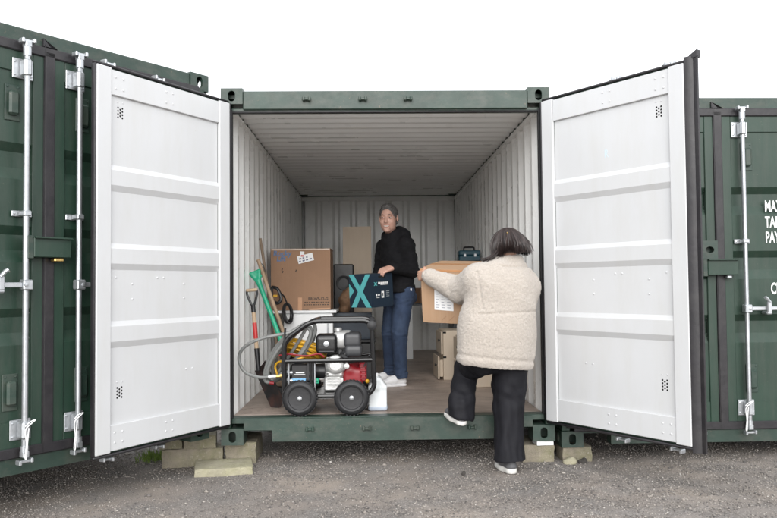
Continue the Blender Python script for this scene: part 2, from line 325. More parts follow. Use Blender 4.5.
# ---------------------------------------------------------------- smooth solid fields for bodies, cloth and cast shapes
class Field:
    def __init__(s, lo, hi, h):
        s.h = h; s.lo = np.array(lo, float); n = np.ceil((np.array(hi) - s.lo) / h).astype(int) + 1
        s.ax = [s.lo[i] + h * np.arange(n[i]) for i in range(3)]; s.F = np.full(n, 9.0, np.float32)
    def _sub(s, lo, hi):
        return tuple(slice(max(0, int((lo[i] - s.lo[i]) / s.h)), min(len(s.ax[i]), int((hi[i] - s.lo[i]) / s.h) + 2)) for i in range(3))
    def _apply(s, fn, lo, hi, k, mode):
        m = k + 4 * s.h; q = s._sub(np.array(lo) - m, np.array(hi) + m)
        if any(z.stop <= z.start for z in q): return
        X, Y, Z = np.meshgrid(s.ax[0][q[0]], s.ax[1][q[1]], s.ax[2][q[2]], indexing='ij', sparse=True)
        b = fn(X, Y, Z).astype(np.float32); a = s.F[q]
        if mode == 'sub': a2, b2 = -a, b
        else: a2, b2 = a, b
        if k > 0:
            t = np.clip(0.5 + 0.5 * (a2 - b2) / k, 0, 1); r = a2 * (1 - t) + b2 * t - k * t * (1 - t)
        else: r = np.minimum(a2, b2)
        s.F[q] = -r if mode == 'sub' else r
    def cap(s, p0, p1, r0, r1, k=0.02, flat=None, mode='add'):
        """tapered capsule; flat=(axis, factor): thinner along that axis"""
        p0 = np.array(p0, float); p1 = np.array(p1, float); d = p1 - p0; L2 = max(d @ d, 1e-9)
        def fn(X, Y, Z):
            x, y, z = X - p0[0], Y - p0[1], Z - p0[2]
            t = np.clip((x * d[0] + y * d[1] + z * d[2]) / L2, 0, 1)
            ex, ey, ez = x - t * d[0], y - t * d[1], z - t * d[2]
            q2 = ex * ex + ey * ey + ez * ez; r = r0 + (r1 - r0) * t
            if flat is not None:
                a, fct = flat; w = ex * a[0] + ey * a[1] + ez * a[2]; q2 = q2 + w * w * (1 / fct ** 2 - 1)
                return (np.sqrt(q2) - r) * (fct * 0.5 + 0.5)
            return np.sqrt(q2) - r
        R = max(r0, r1); s._apply(fn, np.minimum(p0, p1) - R, np.maximum(p0, p1) + R, k, mode); return s
    def ell(s, c, r, B=None, k=0.02, mode='add'):
        c = np.array(c, float); r = np.array(r, float); B = np.eye(3) if B is None else np.array(B, float)   # rows: axes
        def fn(X, Y, Z):
            x, y, z = X - c[0], Y - c[1], Z - c[2]
            l = [B[i][0] * x + B[i][1] * y + B[i][2] * z for i in range(3)]
            k0 = np.sqrt(sum((l[i] / r[i]) ** 2 for i in range(3))); k1 = np.sqrt(sum((l[i] / r[i] ** 2) ** 2 for i in range(3)))
            return k0 * (k0 - 1) / np.maximum(k1, 1e-6)
        R = np.sqrt(sum((np.abs(B[i]) * r[i]) ** 2 for i in range(3))); s._apply(fn, c - R, c + R, k, mode); return s
    def cut(s, p, nrm, k=0.004):
        """removes everything on the side the normal points to"""
        p = np.array(p, float); nrm = unit(nrm)
        X, Y, Z = np.meshgrid(*s.ax, indexing='ij', sparse=True)
        s.F = np.maximum(s.F, ((X - p[0]) * nrm[0] + (Y - p[1]) * nrm[1] + (Z - p[2]) * nrm[2]).astype(np.float32)); return s
    def net(s):
        F = s.F; S = F < 0; n = F.shape
        cs = [(i, j, k) for i in (0, 1) for j in (0, 1) for k in (0, 1)]
        sl = lambda c: tuple(slice(c[i], n[i] - 1 + c[i]) for i in range(3))
        cnt = np.zeros(tuple(m - 1 for m in n), np.uint8)
        for c in cs: cnt += S[sl(c)]
        I = np.argwhere((cnt > 0) & (cnt < 8)); 
        acc = np.zeros((len(I), 3)); num = np.zeros(len(I)); val = {c: F[I[:, 0] + c[0], I[:, 1] + c[1], I[:, 2] + c[2]] for c in cs}
        for a in cs:
            for ax in range(3):
                if a[ax] == 0:
                    b = list(a); b[ax] = 1; b = tuple(b); m = (val[a] < 0) != (val[b] < 0); t = val[a] / np.where(m, val[a] - val[b], 1)
                    p = np.tile(np.array(a, float), (len(I), 1)); p[:, ax] = t
                    acc[m] += p[m]; num[m] += 1
        V = s.lo + (I + acc / num[:, None]) * s.h
        idx = np.full(cnt.shape, -1, np.int32); idx[I[:, 0], I[:, 1], I[:, 2]] = np.arange(len(I)); Q = []
        for ax in range(3):
            u, v = (ax + 1) % 3, (ax + 2) % 3
            A = [slice(None)] * 3; B = [slice(None)] * 3; A[ax] = slice(0, -1); B[ax] = slice(1, None)
            E = np.argwhere(S[tuple(A)] != S[tuple(B)])
            ok = (E[:, u] > 0) & (E[:, v] > 0) & (E[:, u] < n[u] - 1) & (E[:, v] < n[v] - 1); E = E[ok]
            def cell(du, dv):
                c = E.copy(); c[:, u] += du; c[:, v] += dv; return idx[c[:, 0], c[:, 1], c[:, 2]]
            q = np.stack([cell(-1, -1), cell(0, -1), cell(0, 0), cell(-1, 0)], 1)
            inside = S[E[:, 0], E[:, 1], E[:, 2]]; q[~inside] = q[~inside][:, ::-1]; Q.append(q)
        Q = np.concatenate(Q); return V, Q[(Q >= 0).all(1)]
def vnormals(V, Q):
    N = np.zeros_like(V); a = np.cross(V[Q[:, 2]] - V[Q[:, 0]], V[Q[:, 3]] - V[Q[:, 1]])
    for i in range(4): np.add.at(N, Q[:, i], a)
    return N / np.maximum(np.linalg.norm(N, axis=1), 1e-9)[:, None]
def relax(V, Q, it=2, f=0.5):
    for _ in range(it):
        A = np.zeros_like(V); c = np.zeros(len(V))
        for i in range(4):
            np.add.at(A, Q[:, i], V[Q[:, (i + 1) % 4]] + V[Q[:, i - 1]]); np.add.at(c, Q[:, i], 2)
        V = V * (1 - f) + f * A / np.maximum(c, 1)[:, None]
    return V
def fbm(V, sc, seed=0.0, stretch=(1, 1, 1)):
    return np.array([mnoise.noise(Vector((p[0] * sc * stretch[0] + seed, p[1] * sc * stretch[1] + seed * 1.7, p[2] * sc * stretch[2] - seed))) for p in V])
def field_part(parent, name, fld, m, disp=None, it=2, f=0.5, label=None):
    """mesh of a field (world metres) as a part"""
    V, Q = fld.net(); V = relax(V, Q, it, f)
    if disp is not None: V = V + vnormals(V, Q) * disp(V)[:, None]
    Mi = np.array(ROOTM[root_of(parent).name].inverted()); V = V @ Mi[:3, :3].T + Mi[:3, 3]
    me = bpy.data.meshes.new(name); me.from_pydata(V.tolist(), [], Q.tolist()); finish(me, True, 80); me.materials.append(m)
    o = link(name, me, parent)
    if label: o['label'] = label
    return o
# ---------------------------------------------------------------- ground
def build_ground():
    N = 170; xs = np.concatenate([[-900, -200, -60, -20], np.linspace(-6, 6, N), [20, 60, 200, 900]])
    ys = np.concatenate([[-300, -60, -10], np.linspace(2.0, 9.0, 110), [14, 30, 90, 300, 1200]])
    X, Y = np.meshgrid(xs, ys, indexing='ij'); P = np.stack([X.ravel(), Y.ravel(), np.zeros(X.size)], 1)
    near = (np.abs(P[:, 0]) < 6.5) & (P[:, 1] > 1.5) & (P[:, 1] < 9.5)
    Q = P[near]; P[near, 2] = 0.012 * fbm(Q, 1.7, 3.0) + 0.007 * fbm(Q, 7, 9.0) + 0.004 * fbm(Q, 22, 5.0) - 0.004
    nx, ny = len(xs), len(ys)
    F = [(i * ny + j, (i + 1) * ny + j, (i + 1) * ny + j + 1, i * ny + j + 1) for i in range(nx - 1) for j in range(ny - 1)]
    me = bpy.data.meshes.new('ground'); me.from_pydata(P.tolist(), [], F); finish(me, True, 80)
    m = bpy.data.materials.new('compacted_gravel'); m.use_nodes = True; n = m.node_tree.nodes; l = m.node_tree.links; b = n['Principled BSDF']
    tc = n.new('ShaderNodeTexCoord'); b.inputs['Roughness'].default_value = 0.9
    def nz(s, d=6): t = n.new('ShaderNodeTexNoise'); t.inputs['Scale'].default_value = s; t.inputs['Detail'].default_value = d; l.new(tc.outputs['Object'], t.inputs['Vector']); return t.outputs['Fac']
    def cr(f, st):
        r = n.new('ShaderNodeValToRGB'); l.new(f, r.inputs[0]); e = r.color_ramp.elements
        e[0].position, e[0].color = st[0][0], (*st[0][1], 1); e[1].position, e[1].color = st[-1][0], (*st[-1][1], 1)
        for p, c in st[1:-1]: q = e.new(p); q.color = (*c, 1)
        return r.outputs[0]
    v = n.new('ShaderNodeTexVoronoi'); v.inputs['Scale'].default_value = 130; l.new(tc.outputs['Object'], v.inputs['Vector'])
    stones = cr(v.outputs['Color'], [(0.0, (0.08, 0.075, 0.072)), (0.5, (0.19, 0.178, 0.168)), (0.8, (0.27, 0.255, 0.24)), (1.0, (0.42, 0.41, 0.40))])
    mud = cr(nz(1.3), [(0.3, (0.15, 0.135, 0.123)), (0.5, (0.25, 0.216, 0.19)), (0.7, (0.335, 0.285, 0.24))])
    x = n.new('ShaderNodeMix'); x.data_type = 'RGBA'; l.new(cr(nz(2.6), [(0.35, (0.3,) * 3), (0.62, (0.85,) * 3)]), x.inputs['Factor']); l.new(stones, x.inputs['A']); l.new(mud, x.inputs['B'])
    l.new(x.outputs['Result'], b.inputs['Base Color'])
    bp = n.new('ShaderNodeBump'); bp.inputs['Strength'].default_value = 0.7; bp.inputs['Distance'].default_value = 0.012; l.new(nz(120, 5), bp.inputs['Height']); l.new(bp.outputs[0], b.inputs['Normal'])
    me.materials.append(m); return tag(link('ground', me), kind='structure')
build_ground()
def build_gravel():
    g = np.random.default_rng(11)
    def stones(n, smin, smax, x0, x1, y0, y1, power):
        s = smin + (smax - smin) * g.random(n) ** power
        x = x0 + (x1 - x0) * g.random(n); y = y0 + (y1 - y0) * g.random(n)
        den = np.array([mnoise.noise(Vector((a * 1.1, b * 1.1, 4.2))) for a, b in zip(x, y)]); keep = (den + 0.95) > g.random(n) * 1.0
        return x[keep], y[keep], s[keep]
    X = []; 
    for a in ((90000, 0.0025, 0.008, -4.2, 4.2, 4.0, 6.6, 1.6), (9000, 0.005, 0.012, -4.2, 4.2, 4.0, 7.5, 2.0), (350, 0.010, 0.024, -4.0, 4.0, 4.0, 7.0, 2.5)):
        X.append(np.stack(stones(*a), 1))
    X = np.concatenate(X); n = len(X)
    oc = np.array([(1,0,0),(-1,0,0),(0,1,0),(0,-1,0),(0,0,1),(0,0,-1)], float)
    fc = np.array([(0,2,4),(2,1,4),(1,3,4),(3,0,4),(2,0,5),(1,2,5),(3,1,5),(0,3,5)])
    a = g.random(n) * 6.28; c, s = np.cos(a), np.sin(a)
    V = np.repeat(oc[None], n, 0) * (0.65 + 0.6 * g.random((n, 6, 1))) + 0.28 * (g.random((n, 6, 3)) - 0.5)
    V = V * np.stack([X[:, 2], X[:, 2] * (0.6 + 0.5 * g.random(n)), X[:, 2] * (0.4 + 0.35 * g.random(n))], 1)[:, None, :]
    Vr = V.copy(); Vr[:, :, 0] = c[:, None] * V[:, :, 0] - s[:, None] * V[:, :, 1]; Vr[:, :, 1] = s[:, None] * V[:, :, 0] + c[:, None] * V[:, :, 1]
    P = np.stack([X[:, 0], X[:, 1], np.zeros(n)], 1)
    z = np.array([0.012 * mnoise.noise(Vector((p[0] * 1.7 + 3, p[1] * 1.7 + 5.1, -3))) for p in P]); P[:, 2] = z + X[:, 2] * 0.18 - 0.003
    V = (Vr + P[:, None, :]).reshape(-1, 3); F = (fc[None] + (np.arange(n) * 6)[:, None, None]).reshape(-1, 3)
    me = bpy.data.meshes.new('gravel'); me.vertices.add(len(V)); me.vertices.foreach_set('co', V.ravel().astype(np.float32))
    me.loops.add(F.size); me.loops.foreach_set('vertex_index', F.ravel().astype(np.int32)); me.polygons.add(len(F)); me.polygons.foreach_set('loop_start', np.arange(0, F.size, 3, dtype=np.int32)); me.update(calc_edges=True); me.validate()
    m = bpy.data.materials.new('loose_gravel'); m.use_nodes = True; nn = m.node_tree.nodes; l = m.node_tree.links; b = nn['Principled BSDF']; b.inputs['Roughness'].default_value = 0.85
    geo = nn.new('ShaderNodeNewGeometry'); r = nn.new('ShaderNodeValToRGB'); l.new(geo.outputs['Random Per Island'], r.inputs[0]); e = r.color_ramp.elements
    e[0].color = (0.09, 0.084, 0.08, 1); e[1].color = (0.50, 0.475, 0.44, 1); e[1].position = 1.0
    for p, q in ((0.35, (0.18, 0.163, 0.15)), (0.66, (0.28, 0.25, 0.222)), (0.97, (0.37, 0.34, 0.305))): w = e.new(p); w.color = (*q, 1)
    l.new(r.outputs[0], b.inputs['Base Color']); me.materials.append(m)
    tag(link('gravel', me), 'loose grey and brown gravel scattered over the yard', 'gravel', kind='stuff')
build_gravel()

# ---------------------------------------------------------------- shipping containers
W_, DZ0, DZ1 = 2.44, 0.155, 2.50
RIDGES = (1.815, 1.335, 0.86)
def plate_hole(mb, fn, w, h, hw, hh, n=24, depth=0.022):
    """a w x h plate with an oval hole; fn(u, v, d) maps to space, d is depth into the block"""
    out = []; inn = []
    for k in range(n):
        a = 2 * math.pi * (k + 0.5) / n; c, s = math.cos(a), math.sin(a); q = 1 / max(abs(c) / (w / 2), abs(s) / (h / 2)); out.append((c * q, s * q))
        e = hh - hw; yy = s * hw + (e if s > 0 else -e) if hh > hw else s * hh
        inn.append((c * hw, yy))
    cor = [(w/2, h/2), (-w/2, h/2), (-w/2, -h/2), (w/2, -h/2)]
    for cx, cy_ in cor:
        i = min(range(n), key=lambda k: (out[k][0] - cx) ** 2 + (out[k][1] - cy_) ** 2); out[i] = (cx, cy_)
    V = [fn(u, v, 0) for u, v in out] + [fn(u, v, 0) for u, v in inn] + [fn(u, v, depth) for u, v in inn]
    F = [(k, (k + 1) % n, n + (k + 1) % n, n + k) for k in range(n)] + [(n + k, n + (k + 1) % n, 2 * n + (k + 1) % n, 2 * n + k) for k in range(n)]
    mb.add(V, F)
def casting(mb, x0, y0, z0, sx, front, side, dy=0.178, dx=0.162, dz=0.118):
    """hollow corner fitting with oval holes in front and outer side; sx=-1: outer side at low x"""
    x1, y1, z1 = x0 + dx, y0 + dy, z0 + dz; cx, cyy, cz = (x0 + x1) / 2, (y0 + y1) / 2, (z0 + z1) / 2
    s = 1 if front else -1; yf, yb = (y0, y1) if front else (y1, y0)
    plate_hole(mb, lambda u, v, d: (cx + u, yf + s * d, cz + v), dx, dz, 0.026, 0.040)
    xo, xi = (x0, x1) if sx < 0 else (x1, x0)
    plate_hole(mb, lambda u, v, d: (xo - sx * d, cyy + u, cz + v), dy, dz, 0.028, 0.040)
    mb.add([(xi, y0, z0), (xi, y1, z0), (xi, y1, z1), (xi, y0, z1)], [(0, 1, 2, 3)])
    mb.add([(x0, yb, z0), (x1, yb, z0), (x1, yb, z1), (x0, yb, z1)], [(0, 1, 2, 3)])
    mb.add([(x0, y0, z0), (x1, y0, z0), (x1, y1, z0), (x0, y1, z0), (x0, y0, z1), (x1, y0, z1), (x1, y1, z1), (x0, y1, z1)], [(0, 3, 2, 1), (4, 5, 6, 7)])
def corr(a, b, pitch, depth, flats=(0.25, 0.25)):
    """trapezoid wave from a to b: list of (u, offset)"""
    n = max(1, round((b - a) / pitch)); p = (b - a) / n; o = []; f0, f1 = flats; s = (1 - f0 - f1) / 2
    for i in range(n):
        t = a + i * p; o += [(t, 0), (t + f0 * p, 0), (t + (f0 + s) * p, depth), (t + (f0 + s + f1) * p, depth)]
    return o + [(b, 0)]
RIVET = None
HANDLE_Z = 1.10
def rivet_mesh():
    global RIVET
    if RIVET is None:
        mb = MB(); mb.lathe((0, 0, 0), (0, 1, 0), [(0, 0.007), (0.003, 0.0065), (0.005, 0.0035), (0.0055, 0.0005)], 8); RIVET = mesh_of(mb, 'rivet', WHITE)
    return RIVET
def lockrod(parent, sx, x, handle_dir, zt=2.53):
    """rod with cams, brackets and handle on the outer (-y) side of a door; sx mirrors x"""
    X = lambda v: sx * v
    mb = MB(); mb.cyl((X(x), -0.052, 0.13), (X(x), -0.052, zt), 0.0165, seg=14)
    rod = part(parent, 'lock_rod', mb, GALV)
    for z, s in ((zt, 1), (0.13, -1)):
        mb = MB()
        mb.cyl((X(x), -0.052, z - 0.055 * s), (X(x), -0.052, z), 0.023, seg=14)
        mb.box(X(x) - 0.02, X(x) + 0.02, -0.075, -0.03, z - 0.008, z + 0.03, 0.006)
        mb.box(X(x) - 0.04, X(x) + 0.04, -0.066, -0.048, z + 0.03 * s - 0.008, z + 0.03 * s + 0.008, 0.004)
        mb.box(X(x) - 0.042, X(x) - 0.026, -0.08, -0.03, z + 0.03 * s - 0.017, z + 0.03 * s + 0.010, 0.004)
        mb.box(X(x) + 0.026, X(x) + 0.042, -0.08, -0.03, z + 0.03 * s - 0.010, z + 0.03 * s + 0.017, 0.004)
        part(rod if rod.parent.parent is None else parent, 'cam', mb, GALV)
    for z in (zt - 0.125, 0.275):
        mb = MB(); mb.box(X(x) - 0.062, X(x) + 0.062, -0.006, 0.0, z - 0.058, z + 0.058, 0.003)
        mb.box(X(x) - 0.023, X(x) + 0.023, -0.076, -0.006, z - 0.052, z + 0.052, 0.012)
        for u in (-0.048, 0.048):
            for w in (-0.038, 0.038): mb.lathe((X(x) + u, -0.005, z + w), (0, -1, 0), [(0, 0.008), (0.005, 0.007), (0.007, 0.001)], 8)
        part(rod if rod.parent.parent is None else parent, 'bracket', mb, GALV)
    for z in (1.51,):
        mb = MB(); mb.box(X(x) - 0.06, X(x) + 0.06, -0.007, 0.0, z - 0.017, z + 0.017, 0.003); mb.box(X(x) - 0.024, X(x) + 0.024, -0.074, -0.007, z - 0.016, z + 0.016, 0.006)
        for u in (-0.045, 0.045): mb.lathe((X(x) + u, -0.006, z), (0, -1, 0), [(0, 0.008), (0.005, 0.007), (0.007, 0.001)], 8)
        part(rod if rod.parent.parent is None else parent, 'bracket', mb, GALV)
    if handle_dir:
        d = handle_dir; z = HANDLE_Z
        mb = MB(); mb.box(X(x) - 0.026, X(x) + 0.03, -0.082, -0.028, z - 0.03, z + 0.03, 0.006)
        mb.lathe((X(x) + 0.012 * d, -0.08, z), (0, -1, 0), [(0, 0.012), (0.008, 0.011), (0.01, 0.002)], 10)
        x2 = X(x) + d * 0.44
        mb.box(min(X(x) + d * 0.025, x2), max(X(x) + d * 0.025, x2), -0.066, -0.052, z - 0.014, z + 0.014, 0.004)
        part(rod if rod.parent.parent is None else parent, 'handle', mb, GALV)
        xk = X(x) + d * 0.155
        mb = MB(); mb.box(xk - 0.022, xk + 0.022, -0.086, 0.0, z - 0.045, z - 0.02, 0.008); mb.box(xk - 0.018, xk + 0.018, -0.09, -0.07, z - 0.03, z + 0.05, 0.006)
        mb.tube([(xk + d * 0.005, -0.082, z + 0.045), (xk - d * 0.02, -0.085, z + 0.075), (xk - d * 0.035, -0.09, z + 0.085)], 0.012, 8)
        part(rod if rod.parent.parent is None else parent, 'handle_catch', mb, GALV)
    return rod
def door(root, hinge, sx, ang, w=1.215, rods=(0.60, 1.02), handles=(True, True), flap=0.0, vents=True, opened=False):
    """one door leaf. local: hinge at origin, leaf along sx*x, outside towards -y. Returned object carries the leaf's parts"""
    X = lambda v: sx * v
    def bx(mb, a, b, *r): mb.box(min(X(a), X(b)), max(X(a), X(b)), *r)
    st = 0.115; mb = MB()
    bx(mb, 0.004, st, 0.0, 0.030, DZ0, DZ1, 0.004); bx(mb, w - st, w - 0.004, 0.0, 0.030, DZ0, DZ1, 0.004)
    bx(mb, st, w - st, 0.002, 0.030, DZ1 - 0.165, DZ1, 0.003); bx(mb, st, w - st, 0.002, 0.030, DZ0, DZ0 + 0.165, 0.003)
    prof = [(DZ1 - 0.165, 0)]
    for z in RIDGES: prof += [(z + 0.105, 0), (z + 0.055, 1), (z - 0.035, 1), (z - 0.105, 0)]
    prof += [(DZ0 + 0.165, 0)]
    iprof = [prof[0]] + [q for z in RIDGES for q in ((z + 0.088, 0), (z + 0.056, 1), (z - 0.036, 1), (z - 0.074, 0))] + [prof[-1]]
    mb.sheet([(z, 0.012 + 0.034 * o) for z, o in prof], lambda u, v, s: (X(s), v, u), st, w - st)
    for z in RIDGES:
        for xa, xb in ((st - 0.01, st), (w - st, w - st + 0.01)): bx(mb, xa, xb, 0.0302, 0.0465, z - 0.034, z + 0.054); bx(mb, xa, xb, 0.0302, 0.0365, z + 0.0545, z + 0.074); bx(mb, xa, xb, 0.0302, 0.0365, z - 0.062, z - 0.0345)
    D = part(root, 'door', mb, GREEN, fix=False, ang=25); D.location = hinge; D.rotation_euler = (0, 0, ang)
    for xa, xb in ((0.006, st - 0.0005), (w - st + 0.0005, w - 0.006)):
        mb = MB(); bx(mb, xa, xb, 0.0305, 0.054, DZ0 + 0.004, DZ1 - 0.004, 0.004); part(D, 'stile', mb, WHITE)
    for z0, z1 in ((DZ1 - 0.165, DZ1 - 0.012), (DZ0 + 0.012, DZ0 + 0.165)):
        mb = MB(); bx(mb, st + 0.0003, w - st - 0.0003, 0.0160, 0.047, z0 - (0.002 if z0 > 1 else 0), z1 + (0.002 if z0 < 1 else 0), 0.003); part(D, 'rail', mb, WHITE)
    mb = MB(); mb.sheet([(z, 0.0307 + 0.0175 * o) for z, o in iprof], lambda u, v, s: (X(s), v, u), st, w - st)
    part(D, 'inner_panel', mb, WHITE, fix=False, ang=8)
    # rubber seal round the leaf
    mb = MB(); e = 0.012
    bx(mb, 0.0, w, 0.012, 0.044, DZ1 + 0.001, DZ1 + 0.016, 0.004); bx(mb, 0.0, w, 0.012, 0.044, DZ0 - 0.018, DZ0 - 0.001, 0.004)
    bx(mb, -0.012, 0.002, 0.012, 0.05, DZ0, DZ1, 0.004)
    if flap:
        pr = [(w - 0.003, 0.004), (w + 0.02, -0.012), (w + flap * 0.55, -0.012), (w + flap, 0.012), (w + flap, 0.028), (w + flap * 0.6, 0.022), (w + 0.022, 0.045), (w - 0.003, 0.05)]
        mb.prism([(X(a), b) for a, b in pr], lambda u, v, q: (u, v, q), DZ0 - 0.03, DZ1 + 0.03)
        mb.prism([(X(w - 0.06), DZ1 + 0.016), (X(w - 0.02), DZ1 + 0.016), (X(w + flap), DZ1 + 0.065), (X(w + flap), DZ1 + 0.02)], lambda u, v, q: (u, q, v), -0.01, 0.03)
    else: bx(mb, w - 0.003, w + 0.006, 0.014, 0.048, DZ0, DZ1, 0.003)
    part(D, 'seal', mb, GASKET, ang=50)
    for i, x in enumerate(rods): lockrod(D, sx, x, (sx * -1 if handles[i] else 0), 2.522 if opened else 2.478)
    for z in (2.36, 1.72, 1.06, 0.40):
        mb = MB(); bx(mb, -0.03, 0.09, -0.014, -0.002, z - 0.055, z + 0.055, 0.004); mb.cyl((X(-0.022), -0.012, z - 0.06), (X(-0.022), -0.012, z + 0.06), 0.014, seg=10); part(D, 'hinge', mb, GREENW)
    if opened:
        rm = rivet_mesh()
        spots = [(x + dx, z) for x in rods for dx in (-0.03, 0.03) for z in (2.445, 2.375)] + [(x + dx, z) for x in rods for dx in (-0.03, 0.03) for z in (0.275, 0.215)]
        spots += [(0.90, 1.175), (0.90, 1.08), (0.45, 1.175), (0.45, 1.08), (0.635, 1.215), (0.69, 1.215), (1.03, 1.215), (1.085, 1.215), (0.37, 0.60), (0.43, 0.60)]
        for x, z in spots:
            o = link('rivet', rm, D); y = 0.047 if (z > 2.335 or z < 0.32) else 0.0307
            o.location = (X(x), y - 0.0005, z)
        for z in (2.235, 0.51):
            mb = MB()
            for i, (u, q) in enumerate([(a, b) for a in range(3) for b in range(4) if not (a == 1 and b == 3)]):
                xx = 1.0 + (u - 1) * 0.017; zz = z + (q - 1.5) * 0.02 + (0.01 if u == 1 else 0)
                mb.lathe((X(xx), 0.0303, zz), (0, 1, 0), [(0, 0.0066), (0.0009, 0.0066)], 10)
            part(D, 'vent_grille', mb, DARK)
            for u in (-0.02, 0.02):
                o = link('rivet', rm, D); o.location = (X(1.0 + u), 0.0303, z + 0.065); o.scale = (0.7,) * 3
    if vents:
        for z in (2.15, 0.49):
            mb = MB(); xx = 0.965
            bx(mb, xx - 0.045, xx + 0.045, 0.004, 0.0118, z - 0.105, z + 0.105, 0.003); bx(mb, xx - 0.03, xx + 0.03, -0.026, 0.006, z - 0.075, z + 0.065, 0.012)
            for u in (-0.03, 0.03): mb.lathe((X(xx + u), 0.005, z + 0.088), (0, -1, 0), [(0, 0.007), (0.004, 0.006), (0.006, 0.001)], 8)
            part(D, 'vent_cover', mb, GREENW)
    return D
def container(label, loc, rz, L, H, angs, keepers_top, keepers_sill, interior, group, opened=False, flap=(0.0, 0.0), rods_r=(0.60, 1.02), rods_l=(0.60, 1.02)):
    root = thing('shipping_container', label, 'container', loc, rz, group)
    for x, sx in ((0, -1), (W_ - 0.162, 1)):
        for y, fr in ((0, True), (L - 0.178, False)):
            for z in (0, H - 0.118):
                mb = MB(); casting(mb, x, y, z, sx, fr, True); part(root, 'corner_casting', mb, GREENW, fix=False, ang=30)
    for x in (0.004, W_ - 0.068):
        mb = MB(); mb.box(x, x + 0.064, 0.012, 0.13, 0.118, H - 0.118, 0.005); part(root, 'corner_post', mb, GREEN)
        mb = MB(); xx = 0.068 if x < 1 else W_ - 0.068; s = 1 if x < 1 else -1
        mb.box(min(xx, xx + s * 0.014), max(xx, xx + s * 0.014), 0.02, 0.065, 0.19, H - 0.15, 0.003); part(root, 'jamb_seal', mb, RUBBER)
        mb = MB(); mb.box(x, x + 0.064, L - 0.13, L - 0.012, 0.118, H - 0.118, 0.005); part(root, 'corner_post', mb, GREEN)
    mb = MB(); mb.box(0.162, W_ - 0.162, 0.008, 0.085, 2.462, 2.60, 0.006); mb.box(0.07, W_ - 0.07, 0.03, 0.13, 2.452, 2.475, 0.004); hd = part(root, 'header', mb, GREENW)
    mb = MB(); mb.box(0.07, W_ - 0.07, 0.022, 0.06, 2.440, 2.4515, 0.003); part(root, 'header_seal', mb, RUBBER)
    mb = MB(); pl = [(0.163, 0.105), (0.37, 0.105), (0.37, 0.022), (2.07, 0.022), (2.07, 0.105), (W_ - 0.163, 0.105), (W_ - 0.163, 0.186), (0.163, 0.186)]
    mb.prism(pl, lambda u, v, q: (u, q, v), 0.006, 0.10); mb.box(0.07, W_ - 0.07, 0.03, 0.16, 0.15, 0.1905, 0.003); sl = part(root, 'sill', mb, GREENW)
    for xs, z, p in ((keepers_top, 2.535, hd), (keepers_sill, 0.112, sl)):
        for x in xs:
            mb = MB(); mb.box(x - 0.03, x + 0.03, -0.004, 0.008, z - 0.014, z + 0.014, 0.003)
            for u in (-0.022, 0.022): mb.box(x + u - 0.010, x + u + 0.010, -0.030, -0.003, z - 0.017, z + 0.017, 0.006)
            mb.box(x - 0.024, x + 0.024, -0.022, -0.003, z - 0.010, z + 0.006, 0.004); part(p, 'cam_keeper', mb, GREENW)
    # walls, roof, rails
    for s, x0 in ((1, 0.028), (-1, W_ - 0.028)):
        pr = [(0.131, 0.018)] + corr(0.2, L - 0.03, 0.278, 0.036)[1:]
        mb = MB(); mb.sheet(pr, lambda u, v, q: (x0 + s * v, u, q), 0.15, H - 0.10); part(root, 'side_wall', mb, GREEN, fix=False, ang=20)
        if interior:
            mb = MB(); mb.sheet(pr, lambda u, v, q: (x0 + s * (v + 0.003), u, q), 0.17, H - 0.11); part(root, 'inner_side_wall', mb, INNER, fix=False, ang=20)
            mb = MB(); xa = x0 - s * 0.005; xb = x0 + s * 0.045; mb.box(min(xa, xb), max(xa, xb), 0.131, L - 0.131, H - 0.165, H - 0.113, 0.01); part(root, 'inner_top_rail', mb, INNER)
        for z0, z1 in ((0.02, 0.17), (H - 0.11, H - 0.03)):
            mb = MB(); xa, xb = (0.006, 0.05) if s > 0 else (W_ - 0.05, W_ - 0.006); mb.box(xa, xb, 0.18, L - 0.18, z0, z1, 0.005); part(root, 'side_rail', mb, GREEN)
    pr = corr(0.035, W_ - 0.035, 0.25, 0.045, (0.16, 0.56))
    mb = MB(); mb.sheet(pr, lambda u, v, q: (u, L - 0.02 - v, q), 0.15, H - 0.08); part(root, 'end_wall', mb, GREEN, fix=False, ang=20)
    if interior:
        mb = MB(); mb.sheet(pr, lambda u, v, q: (u, L - 0.024 - v, q), 0.17, H - 0.115); part(root, 'inner_end_wall', mb, INNER, fix=False, ang=20)
        mb = MB(); mb.box(0.06, W_ - 0.06, L - 0.12, L - 0.03, H - 0.175, H - 0.112, 0.008); part(root, 'inner_end_rail', mb, INNER)
    pr = corr(0.13, L - 0.13, 0.209, 0.032, (0.30, 0.30)); zr = H - 0.055
    mb = MB(); mb.sheet(pr, lambda u, v, q: (q, u, zr + v), 0.03, W_ - 0.03); mb.box(0.03, W_ - 0.03, 0.085, 0.131, H - 0.06, H - 0.03); mb.box(0.03, W_ - 0.03, L - 0.131, L - 0.05, H - 0.06, H - 0.03); part(root, 'roof', mb, GREEN, fix=False, ang=20)
    if interior:
        mb = MB(); mb.sheet(pr, lambda u, v, q: (q, u, zr - 0.045 + v), 0.055, W_ - 0.055, 8); part(root, 'ceiling', mb, ROOF, fix=False, ang=20)
        fl = [0.162, 1.15, 2.35, 3.55, 4.75, L - 0.06]
        for a, b in zip(fl[:-1], fl[1:]):
            for xa, xb in ((0.066, 1.2185), (1.2215, W_ - 0.066)):
                mb = MB(); mb.box(xa, xb, a + 0.0015, b - 0.0015, 0.162, 0.1915 + rng.uniform(-0.0008, 0.0008), 0.001); part(root, 'floor_panel', mb, FLOOR)
    else:
        mb = MB(); mb.box(0.06, W_ - 0.06, 0.162, L - 0.06, 0.162, 0.19); part(root, 'floor_panel', mb, FLOOR)
